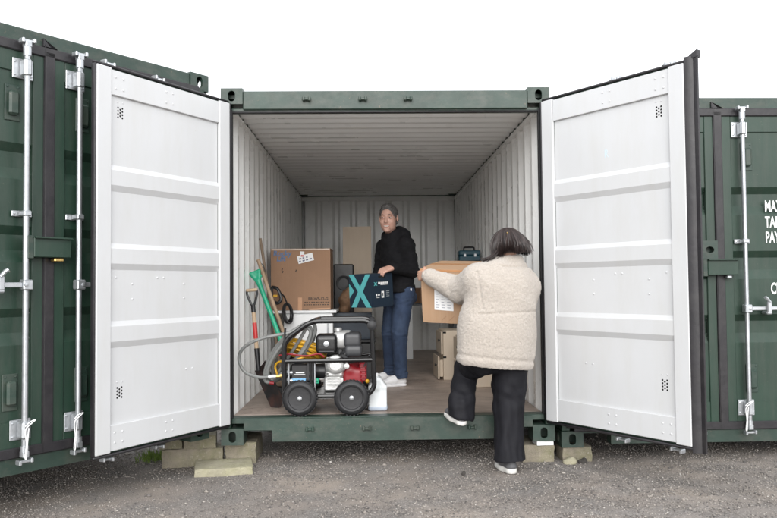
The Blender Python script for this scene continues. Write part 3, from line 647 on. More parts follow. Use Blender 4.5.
    for k in range(int((L - 0.4) / 0.35)):
        mb = MB(); mb.box(0.05, W_ - 0.05, 0.3 + k * 0.35, 0.345 + k * 0.35, 0.045, 0.160); part(root, 'cross_member', mb, GREEN)
    dl = door(root, (0.034, 0.0, 0), 1, angs[0], flap=flap[0], opened=opened, vents=not opened, w=1.2, rods=rods_l)
    dr = door(root, (W_ - 0.034, 0.0, 0), -1, angs[1], flap=flap[1], opened=opened, vents=not opened, w=1.2, rods=rods_r)
    return root, dl, dr
GC = 'green shipping containers side by side'
CX0, CZ0, CH = -1.10, 0.16, 2.62
c_mid, dl, dr = container('open green shipping container, white ribbed interior full of stored things, both doors swung wide', (CX0, 5.7, CZ0), 0.0, 6.06, CH,
    (R_(-120.5), R_(123.5)), (0.634, 1.05, 1.385), (0.645, 1.06, 1.41, 1.83), True, GC, opened=True, flap=(0.0, 0.072))
for d_ in (dl, dr): d_.location.y = -0.015
# pen mark on the right leaf
part(dr, 'pen_mark', moved(text_mb('R', 0.085, 0.75, 0.0006, -0.0025), Matrix.Translation(Vector((-0.56, 0.0312, 2.0))) @ Matrix.Rotation(math.pi, 4, 'Z')), mat('faint_blue_pen', (0.50, 0.66, 0.74), 0.6))
la = math.atan2(0.79, 0.61)     # the left-hand neighbour is turned towards the yard
c_left, _, _ = container('closed green container at left edge, turned towards the yard behind the left white door', (-1.17 - 0.61 * W_, 5.6 - 0.79 * W_, 0.232), la, 6.06, 2.61, (0, 0), (), (), False, GC, flap=(0.0, 0.03), rods_r=(1.02,))
HANDLE_Z = 1.01
c_right, rl, rr = container('green container at right edge, doors shut, white stencilled weight lettering', (1.392, 5.72, 0.105), R_(0.7), 3.0, 2.61, (0, 0), (), (), False, GC, flap=(0.0, 0.03), rods_l=(0.56, 0.98))
for root in (c_left, c_right):
    mb = MB(); x = W_ / 2; mb.box(x - 0.031, x + 0.031, -0.012, 0.0, 0.165, 2.49, 0.004)
    for z in (0.145, 2.485): mb.box(0.09, W_ - 0.09, -0.012, 0.004, z - 0.03, z + 0.03, 0.006)
    part(root, 'door_seal', mb, GASKET)
    mb = MB(); mb.box(x - 0.13, x + 0.10, -0.078, -0.013, 1.26, 1.375, 0.004); mb.box(x - 0.13, x + 0.10, -0.10, -0.078, 1.368, 1.378, 0.002); part(root, 'lock_box', mb, GREEN)
    mb = MB(); mb.box(x - 0.165, x - 0.128, -0.074, -0.013, 1.25, 1.385, 0.004); part(root, 'lock_box_end', mb, GREENW)
mb = MB(); mb.box(W_ / 2 + 0.0, W_ / 2 + 0.06, -0.07, -0.02, 1.235, 1.2585, 0.006); part(c_left, 'padlock', mb, BRASS)
mb = MB(); mb.box(W_ / 2 + 0.02, W_ / 2 + 0.06, -0.06, -0.02, 1.235, 1.2585, 0.006); part(c_right, 'padlock', mb, GALV)
mb = MB(); plate_hole(mb, lambda u, v, d: (1.108 + u, -0.0775 + d, 1.447 + v), 0.118, 0.135, 0.032, 0.024, depth=0.06); mb.box(1.049, 1.167, -0.017, -0.0125, 1.38, 1.515); part(c_right, 'hasp_plate', mb, GREENW, fix=False)
for i, (s, z, g) in enumerate((('MAX.', 1.735, 0), ('TARE', 1.615, 0), ('PAYLOAD', 1.50, 0), ('CU.CAP.', 1.117, 0.06))):
    part(c_right, 'stencilled_lettering', moved(text_mb(s, 0.118, 0.52, 0.0006, 0.003), Matrix.Translation(Vector((1.572 + g * 0.5, 0.0085 - 0.0005, z)))), SIGNW)
# little pull cords tied round the lower brackets
for root, xs in ((c_left, (1.07, 1.37)), (c_right, (1.37,))):
    for x in xs:
        P = spline([(x - 0.03, -0.083, 0.30), (x + 0.0, -0.088, 0.325), (x + 0.03, -0.084, 0.33), (x + 0.005, -0.09, 0.315), (x - 0.028, -0.085, 0.28), (x - 0.024, -0.088, 0.20), (x - 0.03, -0.085, 0.13), (x - 0.022, -0.085, 0.125), (x - 0.018, -0.088, 0.21), (x - 0.01, -0.087, 0.29)], 6)
        mb = MB(); mb.tube(P, 0.0035, 6); part(root, 'tie_cord', mb, PAPER)
# ---------------------------------------------------------------- concrete blocks and slab under the corners
def block(name, label, cx, cyy, z0, lx, ly, lz, rz, m, group='concrete blocks under the container corners', rough=0.007):
    nx, ny, nz = max(2, int(lx / 0.02)), max(2, int(ly / 0.02)), max(2, int(lz / 0.02))
    b = bmesh.new(); V = {}
    def pt(i, j, k):
        if (i, j, k) not in V:
            p = Vector(((i / nx - 0.5) * lx, (j / ny - 0.5) * ly, k / nz * lz)); q = p + Vector((cx * 3, cyy * 3, z0 * 5))
            e = (i in (0, nx)) + (j in (0, ny)) + (k in (0, nz))
            d = Vector((mnoise.noise(q * 30), mnoise.noise(q * 30 + Vector((9, 0, 0))), mnoise.noise(q * 30 + Vector((0, 9, 0))))) * rough
            if e >= 2: p = p * (1 - 0.012 * (1 + mnoise.noise(q * 24)) * e / 2) + Vector((0, 0, 0.0))
            p = p + d; 
            if k == 0: p.z = 0
            V[(i, j, k)] = b.verts.new(p)
        return V[(i, j, k)]
    for i in range(nx):
        for j in range(ny):
            for k in (0, nz): b.faces.new([pt(i, j, k), pt(i + 1, j, k), pt(i + 1, j + 1, k), pt(i, j + 1, k)])
        for k in range(nz):
            for j in (0, ny): b.faces.new([pt(i, j, k), pt(i + 1, j, k), pt(i + 1, j, k + 1), pt(i, j, k + 1)])
    for j in range(ny):
        for k in range(nz):
            for i in (0, nx): b.faces.new([pt(i, j, k), pt(i, j + 1, k), pt(i, j + 1, k + 1), pt(i, j, k + 1)])
    bmesh.ops.recalc_face_normals(b, faces=b.faces[:])
    me = bpy.data.meshes.new(name); b.to_mesh(me); b.free(); finish(me, True, 40); me.materials.append(m)
    o = link(name, me); o.location = (cx, cyy, z0); o.rotation_euler = (0, 0, rz); return tag(o, label, 'block' if 'block' in name else ('slab' if 'slab' in name else 'stone'), group)
block('concrete_block', 'mossy concrete block directly under the left front corner of the open container', -0.985, 6.03, -0.01, 0.225, 0.44, 0.1685, R_(2), CONC)
block('concrete_block', 'long grey concrete block on the ground below the two stacked half blocks', -1.34, 5.88, -0.01, 0.44, 0.215, 0.135, R_(9), CONC)
block('concrete_block', 'left of the two half blocks stacked under the left container corner', -1.49, 5.85, 0.128, 0.16, 0.19, 0.098, R_(8), CONC)
block('concrete_block', 'right of the two half blocks stacked under the left container corner', -1.285, 5.86, 0.128, 0.235, 0.2, 0.098, R_(10), CONC)
block('paving_slab', 'pale lichen stained concrete slab lying on the gravel in front of left blocks', -1.065, 5.615, -0.012, 0.40, 0.31, 0.062, R_(11), SLABM, None, 0.006)
block('concrete_block', 'mossy concrete block under the right front corner of the open container', 1.235, 5.93, -0.01, 0.235, 0.40, 0.135, R_(-4), CONC)
block('concrete_block', 'grey concrete block under the corner of the right hand container', 1.51, 5.84, -0.015, 0.22, 0.20, 0.12, R_(1), CONC)
block('packing_pad', 'small white packing pad between right corner casting and its block', 1.265, 5.78, 0.1255, 0.125, 0.13, 0.034, R_(5), WHITEP, None, 0.004)
for k, (x, y, s, m, lab) in enumerate(((1.435, 5.66, 0.05, SLABM, 'pale broken stone on the gravel against the right hand block'), (1.53, 5.67, 0.035, ROCK, 'dark lump of stone on the gravel beside the pale one'), (0.62, 5.36, 0.016, ROCK, 'small dark stone on the gravel near the standing foot'))):
    f = Field((x - 0.1, y - 0.1, -0.03), (x + 0.1, y + 0.1, 0.12), 0.006)
    f.ell((x, y, 0.012), (s, s * 0.6, s * 0.6), k=0.01); f.ell((x + s * 0.4, y + 0.01, 0.02), (s * 0.6, s * 0.55, s * 0.5), k=0.01)
    V, Q = f.net(); V = V + vnormals(V, Q) * (0.007 * fbm(V, 30, k))[:, None]
    c = np.array([x, y, V[:, 2].min()]); me = bpy.data.meshes.new('stone'); me.from_pydata((V - c).tolist(), [], Q.tolist()); finish(me, True, 40); me.materials.append(m)
    o = link('stone', me); o.location = c; tag(o, lab, 'stone')
# grass tuft by the left blocks
mb = MB()
for k in range(260):
    x, y = -1.66 + rng.gauss(0, 0.06), 6.0 + rng.gauss(0, 0.05); h = rng.uniform(0.03, 0.09); a = rng.uniform(0, 6.28); w = 0.003; lx, ly = rng.gauss(0, 0.025), rng.gauss(0, 0.025)
    dx, dy = w * math.cos(a), w * math.sin(a)
    mb.add([(x - dx, y - dy, 0), (x + dx, y + dy, 0), (x + dx * 0.7 + lx * 0.5, y + dy * 0.7 + ly * 0.5, h * 0.6), (x - dx * 0.7 + lx * 0.5, y - dy * 0.7 + ly * 0.5, h * 0.6), (x + lx, y + ly, h)], [(0, 1, 2, 3), (3, 2, 4)])
solo('grass_tuft', mb, GRASSM, 'small bright green tuft of grass and moss under the left white door', 'grass', kind='stuff', fix=False)
# ---------------------------------------------------------------- things stored in the container (world metres, floor at FZ)
FZ = 0.3522
def soft_box(lx, ly, lz, seed, amp=0.004):
    """a carton body: faces nominal in the middle, edges and corners crushed inwards a little"""
    b = bmesh.new(); bmesh.ops.create_cube(b, size=1.0); bmesh.ops.subdivide_edges(b, edges=b.edges[:], cuts=13, use_grid_fill=True); mb = MB()
    V = []
    for v in b.verts:
        q = v.co.copy(); e = sorted([abs(abs(c) - 0.5) for c in q]); p_ = Vector((q.x * lx, q.y * ly, (q.z + 0.5) * lz)); n = mnoise.noise(p_ * 14 + Vector((seed, 0, 0))); n2 = mnoise.noise(p_ * 5 + Vector((0, seed, 0)))
        edge = math.exp(-(e[1] / 0.03) ** 2); corner = math.exp(-((e[1] ** 2 + e[2] ** 2) / 0.06 ** 2)); cen = Vector((0, 0, lz / 2)); inw = (cen - p_).normalized()
        p_ += inw * (edge * amp * (0.5 + 0.5 * n) + corner * amp * 1.6 * (0.6 + 0.6 * n2) + amp * 0.25 * (1 + n2)); V.append(p_)
    b.verts.index_update(); mb.add(V, [tuple(v.index for v in f_.verts) for f_ in b.faces]); b.free(); return mb
def carton(name, label, cx, cyy, z0, lx, ly, lz, rz, m, cat='box', tilt=None, group=None, gap=0.004):
    """closed carton: body, two top flaps meeting at a seam, tape"""
    t = thing(name, label, cat, (cx, cyy, z0), rz, group)
    if tilt: t.rotation_euler = (tilt[0], tilt[1], rz); ROOTM[t.name] = Matrix.Translation(Vector((cx, cyy, z0))) @ t.rotation_euler.to_matrix().to_4x4()
    mb = soft_box(lx, ly, lz - 0.002, cx * 9 + cyy, 0.0045); part(t, 'body', mb, m, ang=50)
    for s in (-1, 1):
        mb = MB(); a, b = (s * gap / 2, s * ly / 2)
        mb.add([(-lx/2, a, lz + 0.004), (lx/2, a, lz + 0.004), (lx/2, b, lz - 0.002), (-lx/2, b, lz - 0.002), (-lx/2, a, lz - 0.001), (lx/2, a, lz - 0.001), (lx/2, b, lz - 0.006), (-lx/2, b, lz - 0.006)], [(0,1,2,3),(7,6,5,4),(0,4,5,1),(1,5,6,2),(2,6,7,3),(3,7,4,0)])
        part(t, 'top_flap', mb, m)
    return t
def flat(t, name, x0, x1, z0, z1, y, m, rot=0.0, thick=0.0012):
    mb = MB(); c = Vector(((x0 + x1) / 2, 0, (z0 + z1) / 2)); M = Matrix.Translation(c) @ Matrix.Rotation(rot, 4, 'Y') @ Matrix.Translation(-c)
    mb.box(x0, x1, y - thick, y, z0, z1, 0, M); return part(t, name, mb, m, smooth=False)
# white cabinet with the big carton on it
t = thing('white_cabinet', 'white cabinet behind the pressure washer carrying the large carton', 'cabinet', (-0.62, 7.86, FZ))
mb = MB(); mb.box(-0.225, 0.24, -0.28, 0.28, 0.03, 0.70, 0.008); part(t, 'carcass', mb, WHITEP)
mb = MB(); mb.box(-0.23, 0.245, -0.305, -0.283, 0.05, 0.69, 0.008); dd = part(t, 'door', mb, WHITEP)
mb = MB(); mb.box(0.19, 0.205, -0.325, -0.305, 0.45, 0.6, 0.005); part(dd, 'handle', mb, GALV)
for x in (-0.2, 0.21):
    for y in (-0.25, 0.25): mb = MB(); mb.cyl((x, y, 0), (x, y, 0.032), 0.02); part(t, 'foot', mb, PLAST)
mb = MB(); mb.box(-0.38, 0.28, -0.30, 0.28, 0.701, 0.728, 0.004); part(t, 'top', mb, WHITEP)
bx_ = carton('large_carton', 'large square brown carton with blue marker writing and a white delivery label', -0.688, 7.87, FZ + 0.729, 0.585, 0.55, 0.605, 0.0, CARD)
f_ = -0.276
flat(bx_, 'label_sheet', -0.03, 0.125, 0.47, 0.545, f_, PAPER, R_(-14)); flat(bx_, 'label_sheet', -0.005, 0.035, 0.52, 0.575, f_ + 0.0004, PAPER, R_(5)); flat(bx_, 'label_print', 0.003, 0.03, 0.523, 0.54, f_ - 0.0012, REDST, R_(5))
g = random.Random(3)
for k in range(7):
    x = -0.015 + (k % 4) * 0.034; z = 0.485 + (k // 4) * 0.026 + (x - 0.045) * 0.25
    flat(bx_, 'label_print', x, x + g.uniform(0.016, 0.028), z, z + 0.013, f_ - 0.0013, mat('grey_print', (0.12, 0.13, 0.2), 0.7), R_(-14), 0.0006)
flat(bx_, 'tape', -0.028, 0.012, 0.0, 0.125, f_, TAPE, R_(1)); flat(bx_, 'tape', -0.285, 0.285, 0.588, 0.6, f_, mat('torn_white_card', (0.6, 0.5, 0.42), 0.8), 0); flat(bx_, 'tape', 0.08, 0.285, 0.003, 0.018, f_, TAPE, R_(-1.5))
for s, size, x, z, m, xs, sh in (('Rocky', 0.074, -0.268, 0.532, BLUEINK, 0.95, 0.1), ('Lift', 0.07, -0.235, 0.482, BLUEINK, 0.95, 0.15), ('RR-WS-12-G', 0.038, 0.072, 0.098, INK, 0.95, 0), ('FULL CARTON 1 OF 1 UNITS', 0.018, 0.035, 0.072, INK, 0.98, 0), ('HANDLE WITH CARE THIS WAY', 0.018, 0.03, 0.048, INK, 0.95, 0)):
    if 'CARTON' in s or 'HANDLE' in s:
        # two lines of small print, too small to read: short bars
        for k in range(11):
            w = g.uniform(0.01, 0.022); xx = x + k * 0.0225
            flat(bx_, 'small_print', xx, xx + w * 0.9, z, z + 0.009, f_, INK, 0, 0.0006)
        continue
    part(bx_, 'marker_writing' if m is BLUEINK else 'printed_code', moved(text_mb(s, size, xs, 0.0005, 0.002 if m is BLUEINK else 0.001, sh), Matrix.Translation(Vector((x, f_ - 0.0002, z)))), m)
for x, z in ((-0.185, 0.39), (-0.18, 0.365), (-0.05, 0.375)): flat(bx_, 'scuff', x, x + 0.01, z, z + 0.022, f_, INK, R_(20), 0.0006)

# tall board against the end wall
mb = MB(); M = Matrix.Translation(Vector((-0.175, 9.75, FZ))) @ Matrix.Rotation(R_(-4), 4, 'X') @ Matrix.Rotation(R_(-3), 4, 'Z')
mb.box(-0.18, 0.18, -0.011, 0.011, 0.0, 1.725, 0.002, M)
solo('plywood_board', mb, PLYW, 'tall narrow pale plywood board standing upright behind the man', 'board')
# clutter between carton and board
t = carton('navy_carton', 'dark navy carton with small teal cross, behind the washer handle', -0.21, 8.05, FZ + 0.42, 0.42, 0.32, 0.27, R_(3), NAVY)
for a in (45, -45): flat(t, 'printed_mark', -0.165, -0.105, 0.205, 0.217, -0.1615, TEAL, R_(a), 0.0005)
flat(t, 'printed_mark', -0.08, 0.06, 0.203, 0.222, -0.1612, mat('grey_white_print', (0.4, 0.43, 0.45), 0.6))
t = thing('storage_crate', 'black plastic crate under the navy carton', 'crate', (-0.21, 8.05, FZ))
mb = MB(); mb.box(-0.24, 0.24, -0.18, 0.18, 0.0, 0.39, 0.012); part(t, 'tub', mb, PLAST)
mb = MB(); mb.box(-0.255, 0.255, -0.195, 0.195, 0.391, 0.418, 0.008); part(t, 'lid', mb, GREYP)
t = thing('loudspeaker', 'black loudspeaker box behind the large carton', 'speaker', (-0.33, 9.0, FZ))
mb = MB(); mb.box(-0.10, 0.13, -0.13, 0.13, 0.6, 1.215, 0.012); part(t, 'cabinet', mb, PLAST)
mb = MB(); mb.lathe((0.015, -0.131, 1.0), (0, -1, 0), [(0, 0.085), (0.008, 0.08), (0.002, 0.06), (-0.01, 0.02)], 20); part(t, 'cone', mb, GREYP)
mb = MB(); mb.box(-0.13, 0.16, -0.16, 0.16, 0.0, 0.598, 0.01); part(t, 'stand', mb, GREYP)
f = Field((-0.5, 8.2, 0.8), (0.1, 8.8, 1.5), 0.012)
f.ell((-0.275, 8.46, 1.16), (0.075, 0.11, 0.11)); f.ell((-0.24, 8.45, 1.25), (0.045, 0.07, 0.05), k=0.03); f.ell((-0.30, 8.46, 1.06), (0.06, 0.10, 0.05), k=0.03)
bag = thing('brown_bag', 'crumpled brown bag on the grey stool beside the large carton', 'bag', (-0.275, 8.46, 1.0))
field_part(bag, 'sack', f, mat('brown_paper', (0.24, 0.14, 0.08), 0.8, var=0.3, vscale=20), lambda V: 0.018 * fbm(V, 14, 2))
t = thing('metal_stool', 'grey metal stool carrying the brown bag', 'stool', (-0.275, 8.46, FZ))
mb = MB(); mb.lathe((0, 0, 0.62), (0, 0, 1), [(0, 0.13), (0.02, 0.135), (0.028, 0.12)], 20); part(t, 'seat', mb, GALV)
for a in range(4):
    w = a * math.pi / 2 + 0.7; mb = MB(); mb.tube([(0.1 * math.cos(w), 0.1 * math.sin(w), 0.62), (0.16 * math.cos(w), 0.16 * math.sin(w), 0.0)], 0.012, 8); part(t, 'leg', mb, GALV)
# desk with white end panel behind the man, brown box on it
t = thing('desk', 'grey topped desk with a white end panel behind the man', 'desk', (0.95, 10.55, FZ))
mb = MB(); mb.box(-0.44, 0.36, -0.3, 0.3, 0.70, 0.728, 0.005); part(t, 'top', mb, GREYP)
mb = MB(); mb.box(-0.43, -0.405, -0.29, 0.29, 0.0, 0.699); part(t, 'end_panel', mb, WHITEP)
mb = MB(); mb.box(0.325, 0.35, -0.29, 0.29, 0.0, 0.699); part(t, 'end_panel', mb, WHITEP)
t = thing('laminate_board', 'white laminate board leaning behind the man\'s legs', 'board', (0.42, 10.15, FZ))
mb = MB(); M = Matrix.Rotation(R_(-3), 4, 'X'); mb.box(-0.24, 0.115, -0.009, 0.009, 0.0, 0.685, 0.002, M); part(t, 'sheet', mb, WHITEP)
mb = MB(); mb.box(-0.24, 0.115, -0.010, 0.010, 0.686, 0.695, 0.002, M); part(t, 'edge_strip', mb, GREYP)
carton('small_carton', 'small brown carton on the desk behind the man', 0.70, 10.45, FZ + 0.7285, 0.2, 0.2, 0.2, R_(25), CARD)
# birch drawer units behind the carried carton
def drawer_unit(label, cx, cyy, z0, lx, ly, lz, rz, ajar):
    t = thing('drawer_unit', label, 'drawers', (cx, cyy, z0), rz, 'birch drawer units')
    mb = MB(); mb.box(-lx / 2, lx / 2, -ly / 2, ly / 2, 0, lz, 0.003); part(t, 'carcass', mb, MELAM)
    n = 2; h = lz / n
    for k in range(n):
        mb = MB(); x = -lx / 2 - 0.004 - ajar[k]; mb.box(x - 0.018, x, -ly / 2 + 0.002, ly / 2 - 0.002, k * h + 0.008, (k + 1) * h - 0.014, 0.003)
        if ajar[k] > 0.01: mb.box(x, -lx / 2 - 0.002, -ly / 2 + 0.03, ly / 2 - 0.03, k * h + 0.03, (k + 1) * h - 0.05)
        d = part(t, 'drawer_front', mb, MELAM)
        mb = MB(); mb.lathe((x - 0.018, -ly / 4, (k + 0.5) * h + 0.02), (-1, 0, 0), [(0, 0.008), (0.012, 0.008), (0.014, 0.014), (0.02, 0.012)], 12); part(d, 'knob', mb, PLAST)
        mb = MB(); mb.box(-lx / 2 - 0.003, -lx / 2 + 0.03, -ly / 2 - 0.0012, -ly / 2 + 0.01, (k + 1) * h - 0.03, (k + 1) * h - 0.012); part(t, 'finger_gap', mb, DARK)
    return t
drawer_unit('pale birch drawer unit on the floor, drawer slightly open, below the carried carton', 0.955, 8.10, FZ, 0.47, 0.42, 0.50, R_(2), (0.035, 0.0))
drawer_unit('pale birch drawer unit nearer the door, hidden behind the woman in cream', 1.05, 7.48, FZ, 0.42, 0.40, 0.47, R_(3), (0.0, 0.0))
t = thing('tall_cupboard', 'tall grey cupboard behind the woman in cream', 'cupboard', (1.06, 9.02, FZ))
mb = MB(); mb.box(-0.14, 0.2, -0.25, 0.25, 0, 1.235, 0.005); part(t, 'carcass', mb, GREYP)
mb = MB(); mb.box(-0.138, 0.198, -0.27, -0.252, 0.03, 1.22, 0.004); dd = part(t, 'door', mb, GREYP)
mb = MB(); mb.box(-0.12, -0.105, -0.285, -0.27, 0.6, 0.72, 0.003); part(dd, 'handle', mb, GALV)
t = thing('tool_case', 'dark teal tool case on top of the tall cupboard', 'case', (1.14, 8.98, FZ + 1.236))
mb = MB(); mb.box(-0.125, 0.12, -0.1, 0.1, 0.0, 0.065, 0.01); part(t, 'tray', mb, TEALD)
mb = MB(); mb.box(-0.125, 0.12, -0.1, 0.1, 0.066, 0.125, 0.012); part(t, 'lid', mb, TEALD)
for x in (-0.06, 0.06): mb = MB(); mb.box(x - 0.015, x + 0.015, -0.108, -0.098, 0.05, 0.085, 0.003); part(t, 'latch', mb, GALV)
mb = MB(); mb.tube(fillet([(-0.06, 0, 0.12), (-0.06, 0, 0.165), (0.06, 0, 0.165), (0.06, 0, 0.12)], 0.02), 0.009, 8); part(t, 'handle', mb, PLAST)

# ---------------------------------------------------------------- long tools leaning on the left wall
def lerp(a, b, t): return np.array(a) * (1 - t) + np.array(b) * t
t = thing('spade', 'digging spade with black D grip, red sleeve and rusty blade against the left wall', 'spade', (-0.82, 6.33, FZ))
a, b = np.array((-0.985, 6.42, 1.285)), np.array((-0.925, 6.36, 0.66))
d = unit(b - a); s, u_ = frame_of(d)
sx_ = unit(np.array((1, 0.1, 0)) - d * (np.array((1, 0.1, 0)) @ d))
mb = MB(); mb.tube(fillet([a + d * 0.145, a + d * 0.10 - sx_ * 0.02, a + d * 0.03 - sx_ * 0.042, a - sx_ * 0.04], 0.02), 0.010, 8); mb.tube(fillet([a + d * 0.145, a + d * 0.10 + sx_ * 0.02, a + d * 0.03 + sx_ * 0.042, a + sx_ * 0.04], 0.02), 0.010, 8)
mb.cyl(a + d * 0.12, a + d * 0.185, 0.018, 0.019); part(t, 'grip_yoke', mb, PLAST, world=True)
mb = MB(); mb.cyl(a - sx_ * 0.045, a + sx_ * 0.045, 0.013); part(t, 'grip_bar', mb, WOOD, world=True)
mb = MB(); mb.cyl(a + d * 0.185, a + d * 0.48, 0.0165); part(t, 'shaft', mb, WOOD, world=True)
mb = MB(); mb.cyl(a + d * 0.27, a + d * 0.40, 0.0185); part(t, 'sleeve', mb, REDST, world=True)
mb = MB(); mb.cyl(a + d * 0.48, a + d * 0.66, 0.021, 0.017); part(t, 'socket', mb, PLAST, world=True)
def blade(t, top, tip, w, m, name='blade', flat_end=True):
    dd = unit(np.array(tip) - np.array(top)); sd = unit(np.cross(dd, (0.35, 1, 0.25))); nn_ = np.cross(sd, dd); L = np.linalg.norm(np.array(tip) - np.array(top)); V = []; n = 7; k = 8
    for i in range(k + 1):
        q = i / k; ww = w * (0.92 + 0.08 * q) * (1 if q < 0.9 or flat_end else 0.8)
        for j in range(n):
            v = j / (n - 1) * 2 - 1; V.append(np.array(top) + dd * L * q + sd * v * ww + nn_ * (0.014 * (1 - v * v) + 0.02 * (1 - q) ** 2))
    F = [(i * n + j, i * n + j + 1, (i + 1) * n + j + 1, (i + 1) * n + j) for i in range(k) for j in range(n - 1)]; N = len(V)
    V2 = V + [p + nn_ * 0.003 for p in V]; F2 = F + [tuple(x + N for x in f[::-1]) for f in F]
    rim = [j for j in range(n)] + [i * n + n - 1 for i in range(1, k + 1)] + [k * n + j for j in range(n - 2, -1, -1)] + [i * n for i in range(k - 1, 0, -1)]
    F2 += [(rim[i], rim[(i + 1) % len(rim)], rim[(i + 1) % len(rim)] + N, rim[i] + N) for i in range(len(rim))]
    mb = MB(); mb.add(V2, F2); return part(t, name, mb, m, world=True)
blade(t, a + d * 0.62, (-0.735, 6.17, FZ + 0.012), 0.075, mat('rust_stained_blade', (0.035, 0.034, 0.035), 0.38, 0.6, var=0.3, vscale=8, dirt=(0.13, 0.05, 0.035), damt=0.8, dscale=7))
t = thing('shovel', 'green plastic handled shovel leaning behind the spade', 'shovel', (-0.78, 6.55, FZ))
a, b = np.array((-0.985, 6.60, 1.435)), np.array((-0.735, 6.52, 0.80)); d = unit(b - a); sx_ = unit(np.array((1, 0, 0)) - d * d[0])
f = Field(a - 0.15, a + (0.15, 0.15, 0.12), 0.005)
f.cap(a - sx_ * 0.034, a + sx_ * 0.034, 0.015, 0.015, 0.01); f.cap(a - sx_ * 0.038, a + d * 0.10, 0.013, 0.018, 0.012); f.cap(a + sx_ * 0.038, a + d * 0.10, 0.013, 0.018, 0.012); f.cap(a + d * 0.08, a + d * 0.14, 0.023, 0.021, 0.015)
f.ell(a + d * 0.035, (0.05, 0.012, 0.03), k=0.005)
field_part(t, 'grip', f, GREENPL)
mb = MB(); mb.cyl(a + d * 0.10, b, 0.0195); part(t, 'shaft', mb, GREENPL, world=True)
mb = MB(); mb.cyl(b - d * 0.02, b + d * 0.1, 0.024, 0.02); part(t, 'socket', mb, PLAST, world=True)
blade(t, b + d * 0.08, (-0.60, 6.44, FZ + 0.012), 0.10, STEEL)
for nm, lab, A, B, r, m in (('rake', 'pale wooden handled rake leaning beside the green shovel', (-0.985, 6.78, 1.55), (-0.57, 6.66, FZ + 0.03), 0.0165, HANDLEW), ('broom', 'dark wooden pole broom, tallest of the tools on the left wall', (-0.985, 6.92, 1.745), (-0.80, 6.98, FZ + 0.10), 0.0125, HANDLED)):
    t = thing(nm, lab, nm, B[:2] + (FZ,)); mb = MB(); mb.cyl(A, B, r, r); part(t, 'shaft', mb, m, world=True)
    dA = unit(np.array(B) - np.array(A))
    if nm == 'rake':
        mb = MB(); mb.box(B[0] - 0.2, B[0] + 0.2, B[1] - 0.012, B[1] + 0.012, B[2] + 0.0, B[2] + 0.03, 0.004)
        for k in range(14): x = B[0] - 0.19 + k * 0.029; mb.tube([(x, B[1], B[2] + 0.01), (x, B[1] - 0.03, B[2] + 0.005), (x, B[1] - 0.05, B[2] - 0.028)], [0.005, 0.005, 0.002], 6)
        part(t, 'rake_head', mb, STEEL, world=True)
        mb = MB(); mb.tube([np.array(A) + dA * 0.02, np.array(A) + dA * 0.05 + (0.03, 0, 0), np.array(A) + dA * 0.12 + (0.03, 0, 0)], 0.004, 6); part(t, 'hang_loop', mb, PLAST, world=True)
    else:
        mb = MB(); mb.box(B[0] - 0.15, B[0] + 0.15, B[1] - 0.03, B[1] + 0.03, B[2] - 0.03, B[2] + 0.02, 0.008); part(t, 'brush_block', mb, HANDLED, world=True)
        mb = MB(); mb.box(B[0] - 0.145, B[0] + 0.145, B[1] - 0.04, B[1] + 0.04, FZ, B[2] - 0.031, 0.004); part(t, 'bristles', mb, PLAST, world=True)
# black trigger lance and cable loops hanging beside the carton
t = thing('black_cable_coil', 'coil of black cable hanging below the left edge of the large carton', 'cable', (-0.78, 7.35, 1.0))
P = []
for k in range(120):
    w = k / 120 * 2 * math.pi * 5; P.append((-0.80 + 0.04 * math.cos(w) + 0.012 * math.sin(w * 0.37), 7.42 + 0.0004 * k, 1.06 + 0.085 * math.sin(w) + 0.01 * math.cos(w * 0.53) - 0.02 * math.cos(w)))
mb = MB(); mb.tube(P, 0.008, 6); part(t, 'loop', mb, PLAST, world=True)
mb = MB(); mb.tube(spline([(-0.80, 7.44, 1.13), (-0.84, 7.48, 1.22), (-0.90, 7.5, 1.27)], 6), 0.008, 6); part(t, 'tail', mb, PLAST, world=True)
t = thing('strap_loop', 'black strap with yellow tag hanging at the carton\'s left edge', 'strap', (-0.9, 7.4, 1.2))
P = spline([(-0.955, 7.5, 1.31), (-0.90, 7.48, 1.29), (-0.865, 7.47, 1.20), (-0.90, 7.47, 1.155), (-0.95, 7.48, 1.19), (-0.96, 7.49, 1.27), (-0.955, 7.5, 1.31)], 8)
mb = MB(); mb.tube(P, 0.016, 8); part(t, 'strap', mb, PLAST, world=True)
mb = MB(); mb.box(-0.94, -0.90, 7.455, 7.465, 1.215, 1.235, 0.003); part(t, 'yellow_tag', mb, YELLOW, world=True)

# ---------------------------------------------------------------- pressure washer
t = pw = thing('pressure_washer', 'petrol pressure washer on four black wheels in a black tube frame', 'pressure washer', (-0.33, 6.05, FZ))
yf, yb = 5.835, 6.29; fr = 0.019
for y in (yf, yb):
    loop = fillet([(-0.655, y, 0.49), (-0.655, y, 0.905), (-0.455, y, 1.05), (0.0, y, 1.05), (0.018, y, 0.55), (-0.035, y, 0.49)], 0.07, 6, closed=True)
    mb = MB(); mb.tube(loop, fr, 10, closed=True); mb.cyl((-0.655, y, 0.752), (0.005, y, 0.756), fr * 0.9, seg=10)
    mb.tube([(-0.46, y, 0.49), (-0.46, y, 0.752)], 0.01, 8); part(t, 'frame_side', mb, BLACKP, world=True)
for x, z in ((-0.655, 0.60), (-0.655, 0.88), (-0.42, 1.05), (0.0, 0.60), (0.0, 1.03), (-0.55, 0.49), (-0.13, 0.49)):
    mb = MB(); mb.cyl((x, yf, z), (x, yb, z), fr * 0.9, seg=10); part(t, 'cross_bar', mb, BLACKP, world=True)
